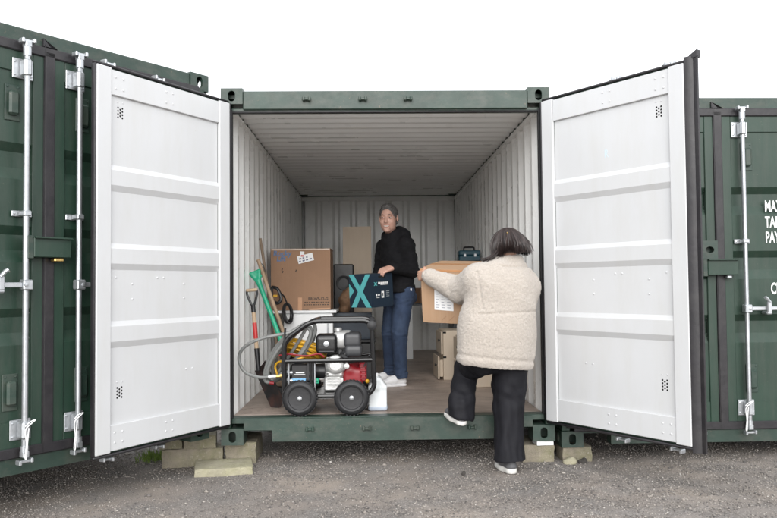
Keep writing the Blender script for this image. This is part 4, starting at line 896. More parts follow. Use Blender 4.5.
for y in (yf, yb):
    mb = MB(); mb.lathe((0.002, y - 0.03, 1.012), (0, 1, 0), [(0, 0.02), (0.008, 0.036), (0.05, 0.036), (0.058, 0.02)], 18); mb.box(-0.02, 0.028, y - 0.022, y + 0.022, 0.98, 1.06, 0.012)
    part(t, 'handle_joint', mb, RUBBER, world=True)
mb = MB(); mb.box(-0.63, 0.0, yf + 0.01, yb - 0.01, 0.497, 0.505); part(t, 'base_plate', mb, BLACKP, world=True)
for x in (-0.535, -0.152):
    for y, s in ((5.79, -1), (6.335, 1)):
        ax = (0, s, 0); c = np.array((x, y, FZ + 0.131))
        mb = MB(); mb.lathe(c, ax, [(-0.034, 0.07), (-0.036, 0.095), (-0.03, 0.118), (-0.018, 0.128), (0, 0.131), (0.018, 0.128), (0.03, 0.118), (0.036, 0.098), (0.032, 0.086), (0.024, 0.082), (0.022, 0.07)], 36)
        for k in range(30):
            w = k * 2 * math.pi / 30
            for q in (-0.02, 0.0, 0.02):
                p = c + np.array((0.1295 * math.cos(w + q * 2), q * s, 0.1295 * math.sin(w + q * 2))); M = Matrix.Translation(Vector(p)) @ Matrix.Rotation(-(w + q * 2), 4, 'Y'); mb.box(-0.003, 0.0025, -0.008, 0.008, -0.006, 0.006, 0, M)
        wh = part(t, 'wheel', mb, RUBBER, world=True)
        mb = MB(); mb.lathe(c, ax, [(-0.02, 0.069), (0.018, 0.0705), (0.020, 0.064), (0.006, 0.05), (0.004, 0.034), (0.02, 0.03), (0.022, 0.012)], 30); part(wh, 'rim', mb, GREYP, world=True)
        mb = MB(); mb.lathe(c, ax, [(0.02, 0.017), (0.03, 0.0165), (0.034, 0.010), (0.035, 0.001)], 14); part(wh, 'hub_cap', mb, GALV, world=True)
for x in (-0.535, -0.152): mb = MB(); mb.cyl((x, 5.77, FZ + 0.131), (x, 6.355, FZ + 0.131), 0.009, seg=8); part(t, 'axle', mb, GALV, world=True)
mb = MB(); mb.cyl((-0.42, 5.83, 0.478), (-0.26, 5.83, 0.478), 0.007, seg=8); part(t, 'tow_bar', mb, GALV, world=True)
# engine
mb = MB(); mb.box(-0.37, -0.16, 5.95, 6.18, 0.508, 0.62, 0.015); mb.box(-0.35, -0.21, 5.93, 6.18, 0.61, 0.70, 0.02)
for k in range(6): mb.box(-0.345, -0.24, 5.915, 6.10, 0.56 + k * 0.018, 0.567 + k * 0.018, 0.002)
eng = part(t, 'engine_block', mb, ALU, world=True)
mb = MB(); mb.lathe((-0.275, 5.93, 0.715), (0, -1, 0), [(0, 0.075), (0.03, 0.072), (0.042, 0.06), (0.045, 0.045), (0.052, 0.042), (0.054, 0.01)], 28)
mb.box(-0.345, -0.20, 5.90, 5.96, 0.665, 0.70, 0.012); part(eng, 'starter_cover', mb, ALU, world=True)
f = Field((-0.25, 5.85, 0.5), (0.02, 6.2, 0.8), 0.006)
pass
for y in np.linspace(5.955, 6.13, 6):
    for z in np.linspace(0.535, 0.66, 6): f.cap((-0.19, y, z), (-0.10, y, z), 0.028, 0.028, 0.02)
f.cap((-0.17, 5.96, 0.68), (-0.11, 6.1, 0.69), 0.035, 0.03, 0.03); f.cut((0, 0, 0.515), (0, 0, -1))
field_part(eng, 'fan_housing', f, RED)
mb = MB(); mb.box(-0.098, -0.04, 5.935, 6.06, 0.58, 0.725, 0.012)
for k in range(4): mb.box(-0.095, -0.045, 5.928, 5.936, 0.60 + k * 0.03, 0.615 + k * 0.03, 0.003)
part(eng, 'side_cover', mb, RED, world=True)
f = Field((-0.47, 5.84, 0.74), (0.0, 6.25, 1.02), 0.005)
def rbox(f, x0, x1, y0, y1, z0, z1, r, k=0.004):
    for y in np.linspace(y0 + r, y1 - r, 5):
        for z in np.linspace(z0 + r, z1 - r, 6): f.cap((x0 + r, y, z), (x1 - r, y, z), r, r, 0.02)
rbox(f, -0.42, -0.265, 5.88, 6.08, 0.80, 0.945, 0.022)
ac = field_part(eng, 'air_cleaner', f, BLACKP)
mb = MB(); mb.lathe((-0.343, 5.882, 0.875), (0, -1, 0), [(0, 0.021), (0.008, 0.02), (0.01, 0.012), (0.014, 0.011), (0.015, 0.002)], 16); part(ac, 'cover_knob', mb, GALV, world=True)
mb = MB(); mb.box(-0.40, -0.285, 5.874, 5.8795, 0.815, 0.822); mb.box(-0.405, -0.28, 5.874, 5.8795, 0.922, 0.927); part(ac, 'cover_line', mb, GREYP, world=True)
f = Field((-0.30, 5.84, 0.74), (0.0, 6.25, 1.02), 0.005); rbox(f, -0.205, -0.085, 5.885, 6.12, 0.845, 0.955, 0.02)
tk = field_part(eng, 'silencer_guard', f, GREYP)
f = Field((-0.30, 5.84, 0.72), (0.0, 6.25, 1.02), 0.005); rbox(f, -0.198, -0.078, 5.88, 6.11, 0.775, 0.862, 0.018); field_part(tk, 'guard_lower', f, GREYP)
f = Field((-0.36, 5.9, 0.76), (-0.08, 6.3, 1.06), 0.006); rbox(f, -0.295, -0.15, 5.975, 6.24, 0.83, 0.958, 0.032)
ft = field_part(eng, 'fuel_tank', f, mat('pale_enamel', (0.55, 0.55, 0.54), 0.3, metal=0.3))
mb = MB(); mb.lathe((-0.26, 6.05, 0.962), (0, 0, 1), [(0, 0.03), (0.02, 0.03), (0.025, 0.026)], 16); part(ft, 'fuel_cap', mb, ALU, world=True)
mb = MB(); mb.tube(spline([(-0.21, 5.90, 0.80), (-0.225, 5.87, 0.79), (-0.19, 5.86, 0.765), (-0.17, 5.875, 0.74)], 5), 0.014, 8); mb.box(-0.24, -0.19, 5.88, 5.93, 0.775, 0.815, 0.008); mb.box(-0.255, -0.22, 5.89, 5.95, 0.79, 0.83, 0.006); part(eng, 'carburettor', mb, PLAST, world=True)
mb = MB(); mb.lathe((-0.19, 5.90, 0.705), (0, -1, 0), [(0, 0.02), (0.02, 0.02), (0.022, 0.012)], 14); mb.cyl((-0.19, 5.91, 0.69), (-0.19, 5.91, 0.76), 0.014); part(eng, 'fuel_bowl', mb, ALU, world=True)
mb = MB(); mb.cyl((-0.06, 5.9, 0.70), (-0.02, 5.9, 0.775), 0.006); mb.sphere((-0.018, 5.9, 0.78), 0.013); mb.cyl((-0.08, 5.95, 0.80), (-0.02, 5.95, 0.79), 0.008); part(eng, 'control_lever', mb, PLAST, world=True)
mb = MB(); mb.sphere((-0.035, 5.93, 0.585), 0.016); part(eng, 'oil_plug', mb, YELLOW, world=True)
# pump
mb = MB(); mb.box(-0.615, -0.445, 5.90, 6.12, 0.585, 0.725, 0.012); mb.box(-0.60, -0.46, 5.92, 6.1, 0.507, 0.586, 0.01); mb.box(-0.49, -0.44, 5.86, 5.90, 0.60, 0.765, 0.004); pp = part(t, 'pump', mb, PLAST, world=True)
mb = MB(); mb.cyl((-0.445, 6.0, 0.66), (-0.36, 6.0, 0.66), 0.055, 0.06, 18); part(pp, 'coupling', mb, PLAST, world=True)
mb = MB(); mb.box(-0.61, -0.50, 5.8975, 5.8995, 0.598, 0.615); part(pp, 'blue_sticker', mb, STICKB, world=True)
mb = MB(); mb.box(-0.575, -0.51, 5.8975, 5.8995, 0.655, 0.664); mb.box(-0.59, -0.505, 5.8975, 5.8995, 0.642, 0.647); part(pp, 'white_sticker', mb, PAPER, world=True)
mb = MB()
for z in (0.60, 0.66): mb.cyl((-0.632, 5.90, z), (-0.60, 5.90, z), 0.014); mb.cyl((-0.645, 5.90, z), (-0.632, 5.90, z), 0.018, seg=6)
mb.cyl((-0.625, 5.87, 0.52), (-0.625, 5.87, 0.73), 0.006); mb.cyl((-0.43, 5.87, 0.52), (-0.43, 5.87, 0.73), 0.006); part(pp, 'outlet', mb, GALV, world=True)
mb = MB(); mb.sphere((-0.415, 5.905, 0.60), 0.018); mb.box(-0.43, -0.40, 5.895, 5.92, 0.575, 0.60, 0.005); part(pp, 'green_valve', mb, GREENPL, world=True)
mb = MB(); mb.tube(spline([(-0.70, 5.90, 0.79), (-0.62, 5.89, 0.80), (-0.5, 5.885, 0.785), (-0.40, 5.885, 0.80), (-0.36, 5.89, 0.775)], 6), 0.007, 6); part(t, 'red_fuel_line', mb, RED, world=True)
mb = MB(); mb.cyl((-0.672, 5.83, 0.70), (-0.645, 5.83, 1.0), 0.008); part(t, 'lance_holder', mb, PLAST, world=True)

# ---------------------------------------------------------------- hoses, cables, can
A = np.array((-0.46, 5.93, 1.005)); B = np.array((-0.80, 5.99, 0.60)); ax = unit(B - A); sd = unit(np.cross(ax, (0, 1, 0))); Lh = np.linalg.norm(B - A) / 2; C0 = (A + B) / 2; P = []
for k in range(181):
    w = k / 30 * 2 * math.pi + 0.4; q = k / 180; P.append(C0 + ax * Lh * (1 - 0.10 * math.sin(w * 0.31)) * math.cos(w) + sd * (0.065 + 0.045 * q + 0.012 * math.sin(w * 0.47)) * math.sin(w) + np.array((0, 0.11 * q - 0.05 + 0.01 * math.sin(w * 0.9), 0)))
P2 = spline([P[-1], A + (-0.03, -0.06, 0.0), (-0.62, 5.84, 0.965), (-0.82, 5.84, 0.925), (-0.955, 5.86, 0.86), (-1.0, 5.88, 0.77), (-0.955, 5.87, 0.675), (-0.85, 5.85, 0.635), (-0.76, 5.85, 0.635)], 8)
hs = thing('grey_hose', 'coiled grey high pressure hose hung on the washer frame, one loop touching the wall side', 'hose', (-0.6, 5.95, 0.64))
mb = MB(); mb.tube(P + P2[1:], 0.0125, 8); part(hs, 'hose_run', mb, HOSE, world=True)
mb = MB(); mb.cyl((-0.775, 5.85, 0.635), (-0.72, 5.852, 0.638), 0.0165); part(hs, 'crimp_sleeve', mb, GALV, world=True)
mb = MB(); mb.cyl((-0.72, 5.852, 0.638), (-0.66, 5.855, 0.64), 0.012); mb.cyl((-0.69, 5.853, 0.639), (-0.672, 5.854, 0.64), 0.018, seg=6); part(hs, 'brass_coupling', mb, BRASS, world=True)
mb = MB(); mb.cyl((-0.775, 5.91, 0.585), (-0.742, 5.91, 0.58), 0.012); part(hs, 'red_collar', mb, RED, world=True)
yc = thing('yellow_cable_coil', 'loosely coiled yellow cable lying over the washer pump', 'cable', (-0.55, 6.1, 0.73)); P = []
for k in range(220):
    w = k / 22 * 2 * math.pi; q = k / 220
    P.append((-0.535 + 0.15 * math.cos(w) + 0.03 * math.sin(w * 0.21) , 6.07 + 0.11 * math.sin(w) + 0.02 * math.cos(w * 0.37), 0.83 + 0.03 * math.sin(w * 0.63 + 1) + 0.055 * math.cos(w + 2.2 + 0.2 * math.sin(w * 0.13)) - 0.02 * q))
mb = MB(); mb.tube(P, 0.0085, 6); part(yc, 'loop', mb, YELLOW, world=True)
mb = MB(); mb.tube(spline([P[-1], (-0.45, 5.93, 0.79), (-0.52, 5.90, 0.775), (-0.62, 5.91, 0.74), (-0.70, 5.95, 0.74), (-0.74, 5.98, 0.70), (-0.72, 5.99, 0.62)], 8), 0.0085, 6); part(yc, 'tail', mb, YELLOW, world=True)
jc = thing('jerrycan', 'white translucent plastic can on the floor beside the right washer wheel', 'can', (0.045, 6.05, FZ))
f = Field((-0.06, 5.9, FZ - 0.01), (0.16, 6.2, FZ + 0.31), 0.004)
for y in np.linspace(5.98, 6.12, 6):
    for z in np.linspace(FZ + 0.016, FZ + 0.18, 9): f.cap((-0.012, y, z), (0.098, y, z), 0.016, 0.016, 0.012)
    f.cap((-0.005, y, FZ + 0.18), (0.02, y, FZ + 0.235), 0.018, 0.02, 0.015); f.cap((0.093, y, FZ + 0.18), (0.055, y, FZ + 0.235), 0.018, 0.02, 0.015); f.cap((0.03, y, FZ + 0.18), (0.04, y, FZ + 0.235), 0.03, 0.02, 0.015)
f.cap((0.03, 6.0, FZ + 0.24), (0.03, 6.0, FZ + 0.262), 0.019, 0.017, 0.006); f.cut((0, 0, FZ + 0.0005), (0, 0, -1))
cn = field_part(jc, 'bottle', f, JERRY)
mb = MB(); mb.lathe((0.03, 6.0, FZ + 0.262), (0, 0, 1), [(0, 0.021), (0.02, 0.021), (0.024, 0.018)], 18); part(jc, 'cap', mb, WHITEP, world=True)
f = Field((-0.06, 5.9, FZ - 0.01), (0.16, 6.2, FZ + 0.06), 0.004)
for y in np.linspace(5.98, 6.12, 6):
    for z in np.linspace(FZ + 0.017, FZ + 0.04, 3): f.cap((-0.012, y, z), (0.098, y, z), 0.0172, 0.0172, 0.012)
f.cut((0, 0, FZ + 0.036), (0, 0, 1)); f.cut((0, 0, FZ + 0.001), (0, 0, -1)); field_part(jc, 'liquid_level', f, LIQ, it=0)

# ---------------------------------------------------------------- the carton the man carries
import itertools
bx2 = thing('navy_carton', 'navy carton with big teal X held by the man in black', 'box', (0.005, 7.235, 1.118), R_(45)); ROOTM[bx2.name] = Matrix.Translation(Vector((0.005, 7.235, 1.118))) @ Matrix.Rotation(R_(45), 4, 'Z') @ Matrix.Rotation(R_(-3), 4, 'Y')
bx2.rotation_euler = (ROOTM[bx2.name].to_3x3()).to_euler()
S = 0.145; HB = 0.31
mb = soft_box(2 * S, 2 * S, HB, 3.3, 0.003); part(bx2, 'body', mb, NAVY, ang=50)
# local -y faces right-front (the brand panel), local -x faces left-front (the X panel)
def panel(poly, face, m, name, off=0.0012):
    mb = MB()
    if face == 'X': mb.prism(poly, lambda u, v, q: (-S - q, -u, v), 0.0002, off)
    else: mb.prism(poly, lambda u, v, q: (u, -S - q, v), 0.0002, off)
    return part(bx2, name, mb, m, smooth=False)
s_ = S - 0.004
panel([(-s_ + 0.0, HB - 0.004), (-s_ + 0.065, HB - 0.004), (s_, 0.004), (s_ - 0.065, 0.004)], 'X', TEAL, 'printed_cross')
panel([(s_ - 0.06, HB - 0.004), (s_, HB - 0.004), (-s_ + 0.085, 0.004), (-s_ + 0.02, 0.004)], 'X', TEAL, 'printed_cross', 0.0016)
panel([(-s_, HB * 0.72), (-s_ + 0.065, HB * 0.5), (-s_, HB * 0.28)], 'X', TEAL, 'printed_chevron')
for a in (1, -1): panel([(-0.085 - 0.017 * a - 0.006, 0.232), (-0.085 - 0.017 * a + 0.006, 0.232), (-0.085 + 0.017 * a + 0.006, 0.198), (-0.085 + 0.017 * a - 0.006, 0.198)], 'Y', TEAL, 'printed_mark', 0.0012 + 0.0002 * a)
g = random.Random(5)
for k in range(8): x = -0.05 + k * 0.0165; panel([(x, 0.212), (x + 0.0125, 0.212), (x + 0.0125, 0.23 + (0.004 if k == 0 else 0)), (x, 0.23)], 'Y', PAPER, 'brand_lettering')
panel([(-0.02, 0.203), (0.08, 0.203), (0.08, 0.207), (-0.02, 0.207)], 'Y', PAPER, 'small_print')
panel([(-0.012, 0.085), (0.02, 0.085), (0.02, 0.145), (-0.012, 0.145)], 'Y', PAPER, 'icon'); panel([(-0.002, 0.10), (0.01, 0.10), (0.01, 0.13), (-0.002, 0.13)], 'Y', NAVY, 'icon', 0.0018)
panel([(-0.085, 0.105), (-0.07, 0.105), (-0.07, 0.125), (-0.085, 0.125)], 'Y', PAPER, 'icon'); panel([(-0.06, 0.107), (-0.035, 0.107), (-0.035, 0.118), (-0.06, 0.118)], 'Y', PAPER, 'icon'); panel([(-0.08, 0.088), (-0.04, 0.088), (-0.04, 0.092), (-0.08, 0.092)], 'Y', PAPER, 'small_print')
for z in (0.14, 0.125, 0.11, 0.095): panel([(0.05, z), (0.09, z), (0.09, z + 0.004), (0.05, z + 0.004)], 'Y', mat('grey_white_print', (0.4, 0.43, 0.45), 0.6), 'small_print')
panel([(-0.045, 0.268), (0.045, 0.268), (0.045, 0.288), (-0.045, 0.288)], 'Y', DARK, 'hand_slot', 0.0008)

# ---------------------------------------------------------------- the carton the woman carries
bx3 = carton('brown_carton', 'brown carton with white printed label carried by the woman in cream', 0.667, 5.925, 1.06, 0.42, 0.42, 0.41, R_(-27), CARD2, tilt=(R_(10), R_(2), R_(-27)), gap=0.012)
f3 = -0.211
flat(bx3, 'label_sheet', -0.105, 0.045, 0.10, 0.25, f3, PAPER, R_(2))
for k in range(6):
    for j in range(3): flat(bx3, 'label_print', -0.095 + j * 0.045, -0.095 + j * 0.045 + g.uniform(0.015, 0.03), 0.118 + k * 0.02, 0.124 + k * 0.02, f3 - 0.0013, mat('pale_grey_print', (0.36, 0.37, 0.4), 0.7), R_(2), 0.0005)
flat(bx3, 'tape', -0.208, 0.208, 0.39, 0.404, f3, TAPE, 0); 
for x in (-0.06, 0.0): flat(bx3, 'crease_mark', x, x + 0.05, 0.04, 0.043, f3, CARD, R_(-40), 0.0006)
mb = MB(); mb.box(-0.208, 0.208, -0.026, 0.026, 0.4145, 0.4157); part(bx3, 'tape', mb, TAPE)
# ---------------------------------------------------------------- people
def hand(f, w, d, n, t, curl=(0.5, 0.6, 0.4), sc=1.0, thumb=(0.55, 0.75, 0.3), k=0.006):
    """w wrist, d towards the fingers, n the way the palm faces, t towards the thumb"""
    w = np.array(w, float); d = unit(d); n = unit(np.array(n) - d * (np.array(n) @ d)); t = unit(np.array(t) - d * (np.array(t) @ d) - n * (np.array(t) @ n))
    for o, L in zip((0.030, 0.010, -0.010, -0.029), (0.070, 0.078, 0.072, 0.056)):
        p = w + (d * (0.088 - abs(o) * 0.2) + t * o) * sc
        f.cap(w + t * o * 0.55 * sc + d * 0.01 * sc, p, 0.0155 * sc, 0.0125 * sc, 0.014)
        a = 0.0
        for c, q, r0, r1 in zip(curl, (0.45, 0.31, 0.24), (0.0115, 0.0095, 0.0085), (0.0098, 0.0085, 0.0068)):
            a += c; e = p + (d * math.cos(a) + n * math.sin(a)) * L * q * sc; f.cap(p, e, r0 * sc, r1 * sc, k * 0.5); p = e
    p = w + (d * 0.022 + t * 0.026) * sc; dd = unit(d * thumb[0] + t * thumb[1] + n * thumb[2]); e = p + dd * 0.042 * sc; f.cap(p, e, 0.0165 * sc, 0.012 * sc, 0.012)
    dd = unit(dd + d * 0.5); e2 = e + dd * 0.03 * sc; f.cap(e, e2, 0.0115 * sc, 0.0085 * sc, 0.003)
def head(f, c, fd, sc=1.0):
    c = np.array(c, float); fd = unit(fd); l = unit(np.cross((0, 0, 1), fd)); u = np.cross(fd, l); B = np.array([fd, l, u])
    P = lambda a, b, e: c + (fd * a + l * b + u * e) * sc
    R = lambda *r: np.array(r) * sc
    f.ell(P(-0.012, 0, 0.035), R(0.097, 0.075, 0.084), B, 0.02)
    f.ell(P(0.022, 0, -0.040), R(0.069, 0.058, 0.088), B, 0.03)
    f.ell(P(0.070, 0, -0.100), R(0.022, 0.028, 0.019), B, 0.02)
    for s in (-1, 1):
        f.ell(P(0.054, s * 0.041, -0.030), R(0.027, 0.022, 0.023), B, 0.02)
        f.ell(P(0.020, s * 0.042, -0.060), R(0.034, 0.014, 0.028), B, 0.03)
        f.ell(P(-0.008, s * 0.077, -0.004), R(0.018, 0.008, 0.031), B, 0.006)
    f.cap(P(0.078, -0.034, 0.026), P(0.078, 0.034, 0.026), 0.011 * sc, 0.011 * sc, 0.012)
    f.cap(P(0.084, 0, 0.014), P(0.103, 0, -0.030), 0.007 * sc, 0.011 * sc, 0.012)
    for s in (-1, 1): f.ell(P(0.091, s * 0.011, -0.035), R(0.011, 0.008, 0.007), B, 0.008)
    for s in (-1, 1): f.ell(P(0.096, s * 0.031, 0.006), R(0.013, 0.018, 0.009), B, 0.012, 'sub')
    f.ell(P(0.098, 0, -0.0660), R(0.015, 0.028, 0.0075), B, 0.005, 'sub')
    f.cap(P(0.084, -0.022, -0.083), P(0.084, 0.022, -0.083), 0.008 * sc, 0.008 * sc, 0.008)
    return P, B
def face_parts(body, P, fd, skin, sc=1.0, brow=BROW):
    fd = unit(fd)
    for s in (-1, 1):
        mb = MB(); mb.sphere(P(0.0765, s * 0.031, 0.0065), 0.0115 * sc, 12, 8); e = part(body, 'eye', mb, EYEW, world=True)
        mb = MB(); mb.sphere(P(0.0815, s * 0.031, 0.0065), 0.0075 * sc, 10, 6); part(e, 'iris', mb, EYED, world=True)
        mb = MB(); mb.tube([P(0.091, s * 0.015, 0.0265), P(0.092, s * 0.029, 0.0300), P(0.083, s * 0.047, 0.0245)], [0.003, 0.0042, 0.002], 6); part(body, 'eyebrow', mb, brow, world=True)
        for zz, rr in ((0.0135, 0.0056), (-0.0015, 0.0052)):
            mb = MB(); mb.tube([P(0.082, s * 0.017, (zz + 0.006) / 2), P(0.0885, s * 0.027, zz), P(0.0875, s * 0.036, zz), P(0.079, s * 0.046, (zz + 0.006) / 2)], [0.002, rr, rr, 0.002], 8); part(body, 'eyelid', mb, skin, world=True)
    mb = MB(); mb.tube(spline([P(0.078, -0.024, -0.062), P(0.086, -0.013, -0.0665), P(0.0885, 0, -0.0675), P(0.086, 0.013, -0.0665), P(0.078, 0.024, -0.062)], 5), [0.003] + [0.0068] * 19 + [0.003], 8); part(body, 'teeth', mb, TEETH, world=True)
    for z, q in ((-0.0600, 0.0028), (-0.0765, 0.0036)):
        mb = MB(); mb.tube(spline([P(0.077, -0.030, -0.0590), P(0.0905, -0.014, z + 0.0015), P(0.0940, 0, z), P(0.0905, 0.014, z + 0.0015), P(0.077, 0.030, -0.0590)], 5), q * sc, 8); part(body, 'lip', mb, LIP, world=True)
def shoe(parent, ank, heel, toe, zs, upper, sole_m, tilt=0.0, hs=0.03, top=0.10):
    """heel, toe: ground points (x, y); zs sole height at heel; tilt: rise of the toe"""
    heel = np.array((*heel, zs)); toe = np.array((*toe, zs + tilt)); d = unit(toe - heel); L = np.linalg.norm(toe - heel); s = unit(np.cross((0, 0, 1), d)); u = np.cross(d, s)
    lo = np.minimum(heel, toe) - 0.09; hi = np.maximum(heel, toe) + (0.09, 0.09, 0.22); f = Field(lo, hi, 0.005)
    q = lambda a, b, c: heel + d * a * L + s * b + u * c
    f.cap(q(0.14, 0, 0.055), q(0.14, 0, top), 0.036, 0.040 if top > 0.09 else 0.03, 0.02); f.cap(q(0.12, 0, 0.045), q(0.5, 0, 0.052), 0.036, 0.040, 0.02); f.cap(q(0.45, 0, 0.055), q(0.86, 0.0, 0.040), 0.040, 0.034, 0.02, (u, 0.8)); f.cap(q(0.25, 0, top - 0.015), q(0.6, 0, 0.068), 0.036 if top > 0.09 else 0.028, 0.028, 0.02)
    f.cut(q(0, 0, hs - 0.004), -u)
    if ank is not None: f.cap(q(0.16, 0, 0.09), ank, 0.035, 0.036, 0.02)
    sh = field_part(parent, 'shoe', f, upper, lambda V: 0.0015 * fbm(V, 45, 1))
    f = Field(lo, hi, 0.005)
    for a, w in ((0.13, 0.038), (0.4, 0.038), (0.7, 0.045), (0.87, 0.034)): pass
    f.cap(q(0.13, 0, hs / 2), q(0.55, 0, hs / 2), 0.040, 0.041, 0.02); f.cap(q(0.5, 0, hs / 2), q(0.87, 0, hs / 2), 0.046, 0.037, 0.03)
    f.cut(q(0, 0, hs), u); f.cut(q(0, 0, 0), -u); field_part(sh, 'sole', f, sole_m, it=1)
    if upper is SHOEW:
        for k in range(4):
            a = 0.42 + k * 0.09; mb = MB(); mb.tube([q(a, -0.026, 0.09 - k * 0.007), q(a, 0, 0.104 - k * 0.009), q(a, 0.026, 0.09 - k * 0.007)], 0.0035, 6); part(sh, 'lace', mb, PAPER, world=True)
    return sh
# ---- man
man = thing('person', 'grey haired man in black hooded jacket and jeans, smiling, holding the navy carton', 'person', (0.25, 7.55, FZ))
mf = np.array((-0.85, -0.53, 0)); ml = np.array((0.53, -0.85, 0)); mf = unit(mf); ml = unit(ml); Z = np.array((0, 0, 1.0))
Ls, Le, Lw = np.array((0.335, 7.365, 1.705)), np.array((0.395, 7.385, 1.455)), np.array((0.195, 7.175, 1.478))
Rs, Re, Rw = np.array((0.135, 7.655, 1.705)), np.array((0.085, 7.70, 1.43)), np.array((-0.005, 7.50, 1.22))
pel, che, nk = np.array((0.275, 7.505, 1.27)), np.array((0.245, 7.505, 1.60)), np.array((0.205, 7.465, 1.80))
Hc = np.array((0.172, 7.40, 1.958)); fdir = np.array((-0.25, -0.96, -0.07))
hL, kL, aL = np.array((0.315, 7.435, 1.22)), np.array((0.265, 7.385, 0.87)), np.array((0.275, 7.43, 0.45))
hR, kR, aR = np.array((0.235, 7.565, 1.22)), np.array((0.175, 7.60, 0.87)), np.array((0.185, 7.745, 0.45))
f = Field((-0.15, 6.98, FZ + 0.03), (0.52, 7.86, 2.125), 0.0048)
f.cap(pel, che, 0.12, 0.13, 0.03, (mf, 0.7)); f.cap(che, nk - Z * 0.06, 0.12, 0.06, 0.03); f.cap(Ls, Rs, 0.05, 0.05, 0.03)
f.cap(nk - Z * 0.03, Hc + (0.008, 0.025, -0.06), 0.056, 0.052, 0.02)
for S0, E0, W0 in ((Ls, Le, Lw), (Rs, Re, Rw)): f.cap(S0, E0, 0.045, 0.04, 0.02); f.cap(E0, W0, 0.04, 0.024, 0.01)
for h_, k_, a_ in ((hL, kL, aL), (hR, kR, aR)): f.cap(pel, h_, 0.10, 0.08, 0.03); f.cap(h_, k_, 0.075, 0.05, 0.02); f.cap(k_, a_, 0.048, 0.035, 0.02)
P, B = head(f, Hc, fdir, 1.12)
hand(f, Lw, (-0.80, -0.42, -0.25), (-0.25, 0.30, -0.92), (-0.45, 0.85, 0.1), (0.35, 0.75, 0.6), 1.05, (0.75, 0.6, 0.25))
hand(f, Rw, (-0.45, -0.75, -0.35), (0.2, -0.55, 0.80), (0.8, -0.3, 0.4), (0.35, 0.4, 0.3), 1.05)
mbody = field_part(man, 'body', f, SKINM, it=1)
face_parts(mbody, P, fdir, SKINM, 1.12)
f = Field(Hc - 0.18, Hc + 0.19, 0.004)
f.ell(P(-0.014, 0, 0.037), np.array((0.0985, 0.0775, 0.0865)) * 1.12, B, 0.01); f.ell(P(-0.03, 0, -0.015), np.array((0.078, 0.077, 0.06)) * 1.12, B, 0.02); f.ell(P(0.03, 0, 0.098), np.array((0.055, 0.055, 0.024)), B, 0.02)
f.ell(P(0.100, 0, -0.010), np.array((0.070, 0.074, 0.098)), B, 0.012, 'sub'); f.ell(P(0.045, 0, -0.04), np.array((0.056, 0.12, 0.058)), B, 0.012, 'sub'); f.ell(P(-0.004, 0, -0.03), np.array((0.031, 0.12, 0.05)), B, 0.01, 'sub')
f.cut(P(0, 0, -0.065), -B[2])
mh = field_part(mbody, 'hair', f, HAIRG, lambda V: 0.002 * fbm(V, 70, 2, (1, 1, 0.5)), it=1)
V_, Q_ = f.net(); N_ = vnormals(V_, Q_); g = random.Random(4); mb = MB(); hc = P(-0.012, 0, 0.03)
for k in range(2600):
    i = g.randrange(len(V_)); p0 = V_[i]; nn = N_[i]
    if (p0 - hc) @ nn < 0.02: continue
    rel = p0 - Hc; flow = -B[0] * 0.8 - B[2] * (0.9 if rel @ B[2] < 0.06 else -0.1) + B[1] * g.uniform(-0.5, 0.5); flow = unit(flow - nn * (flow @ nn)); L_ = g.uniform(0.012, 0.026); sdv = np.cross(flow, nn) * g.uniform(0.0008, 0.0016)
    p1 = p0 + flow * L_ * 0.5 + nn * g.uniform(0.002, 0.005); p2 = p0 + flow * L_ + nn * g.uniform(0.0, 0.006)
    mb.add([p0 - sdv, p0 + sdv, p1 + sdv, p1 - sdv, p2], [(0, 1, 2, 3), (3, 2, 4)])
q_ = part(mh, 'hair_strands', mb, HAIRG, world=True, fix=False, ang=80); q_['kind'] = 'stuff'
# jacket
f = Field((-0.12, 7.0, 1.15), (0.56, 7.92, 1.96), 0.006)
f.cap(pel - Z * 0.05, che, 0.168, 0.178, 0.03, (mf, 0.78)); f.cap(che, nk - Z * 0.10, 0.165, 0.10, 0.05, (mf, 0.85)); f.cap(Ls - Z * 0.01, Rs - Z * 0.01, 0.075, 0.075, 0.05)
f.ell(pel - Z * 0.0 + mf * 0.02, (0.165, 0.165, 0.10), k=0.04)
f.cap(Ls, Le, 0.078, 0.068, 0.03); f.cap(Le, Lw + (Le - Lw) * 0.10, 0.066, 0.046, 0.015); f.cap(Rs, Re, 0.078, 0.066, 0.03); f.cap(Re, Rw + (Re - Rw) * 0.12, 0.066, 0.046, 0.015)
for a in range(14):          # hood and high collar round the neck
    w = a / 14 * 2 * math.pi; c_ = nk + (0.005, 0.012, 0.0) + mf * math.cos(w) * 0.075 + ml * math.sin(w) * 0.085 + Z * (0.015 - 0.035 * math.cos(w)); f.cap(c_ - Z * 0.05, c_ + Z * 0.012, 0.036, 0.03, 0.025)
f.ell(nk - mf * 0.115 - Z * 0.015, (0.085, 0.10, 0.075), k=0.04); f.ell(nk - mf * 0.10 + ml * 0.06 - Z * 0.0, (0.06, 0.06, 0.06), k=0.03); f.ell(nk - mf * 0.10 - ml * 0.06, (0.06, 0.06, 0.06), k=0.03)
f.cap(nk + Z * 0.05 + mf * 0.02, nk + Z * 0.16 + mf * 0.03, 0.062, 0.075, 0.01, None, 'sub')
f.cut(pel - Z * 0.02, (0.06, 0, -1))
jk = field_part(man, 'jacket', f, BLACKC, lambda V: 0.009 * fbm(V, 9, 1, (1, 1, 1.5)) + 0.005 * fbm(V, 22, 4, (1, 1, 1.7)))
mb = MB(); mb.box(0.372, 0.384, 7.35, 7.362, 1.262, 1.285); part(jk, 'side_tag', mb, PAPER, world=True)
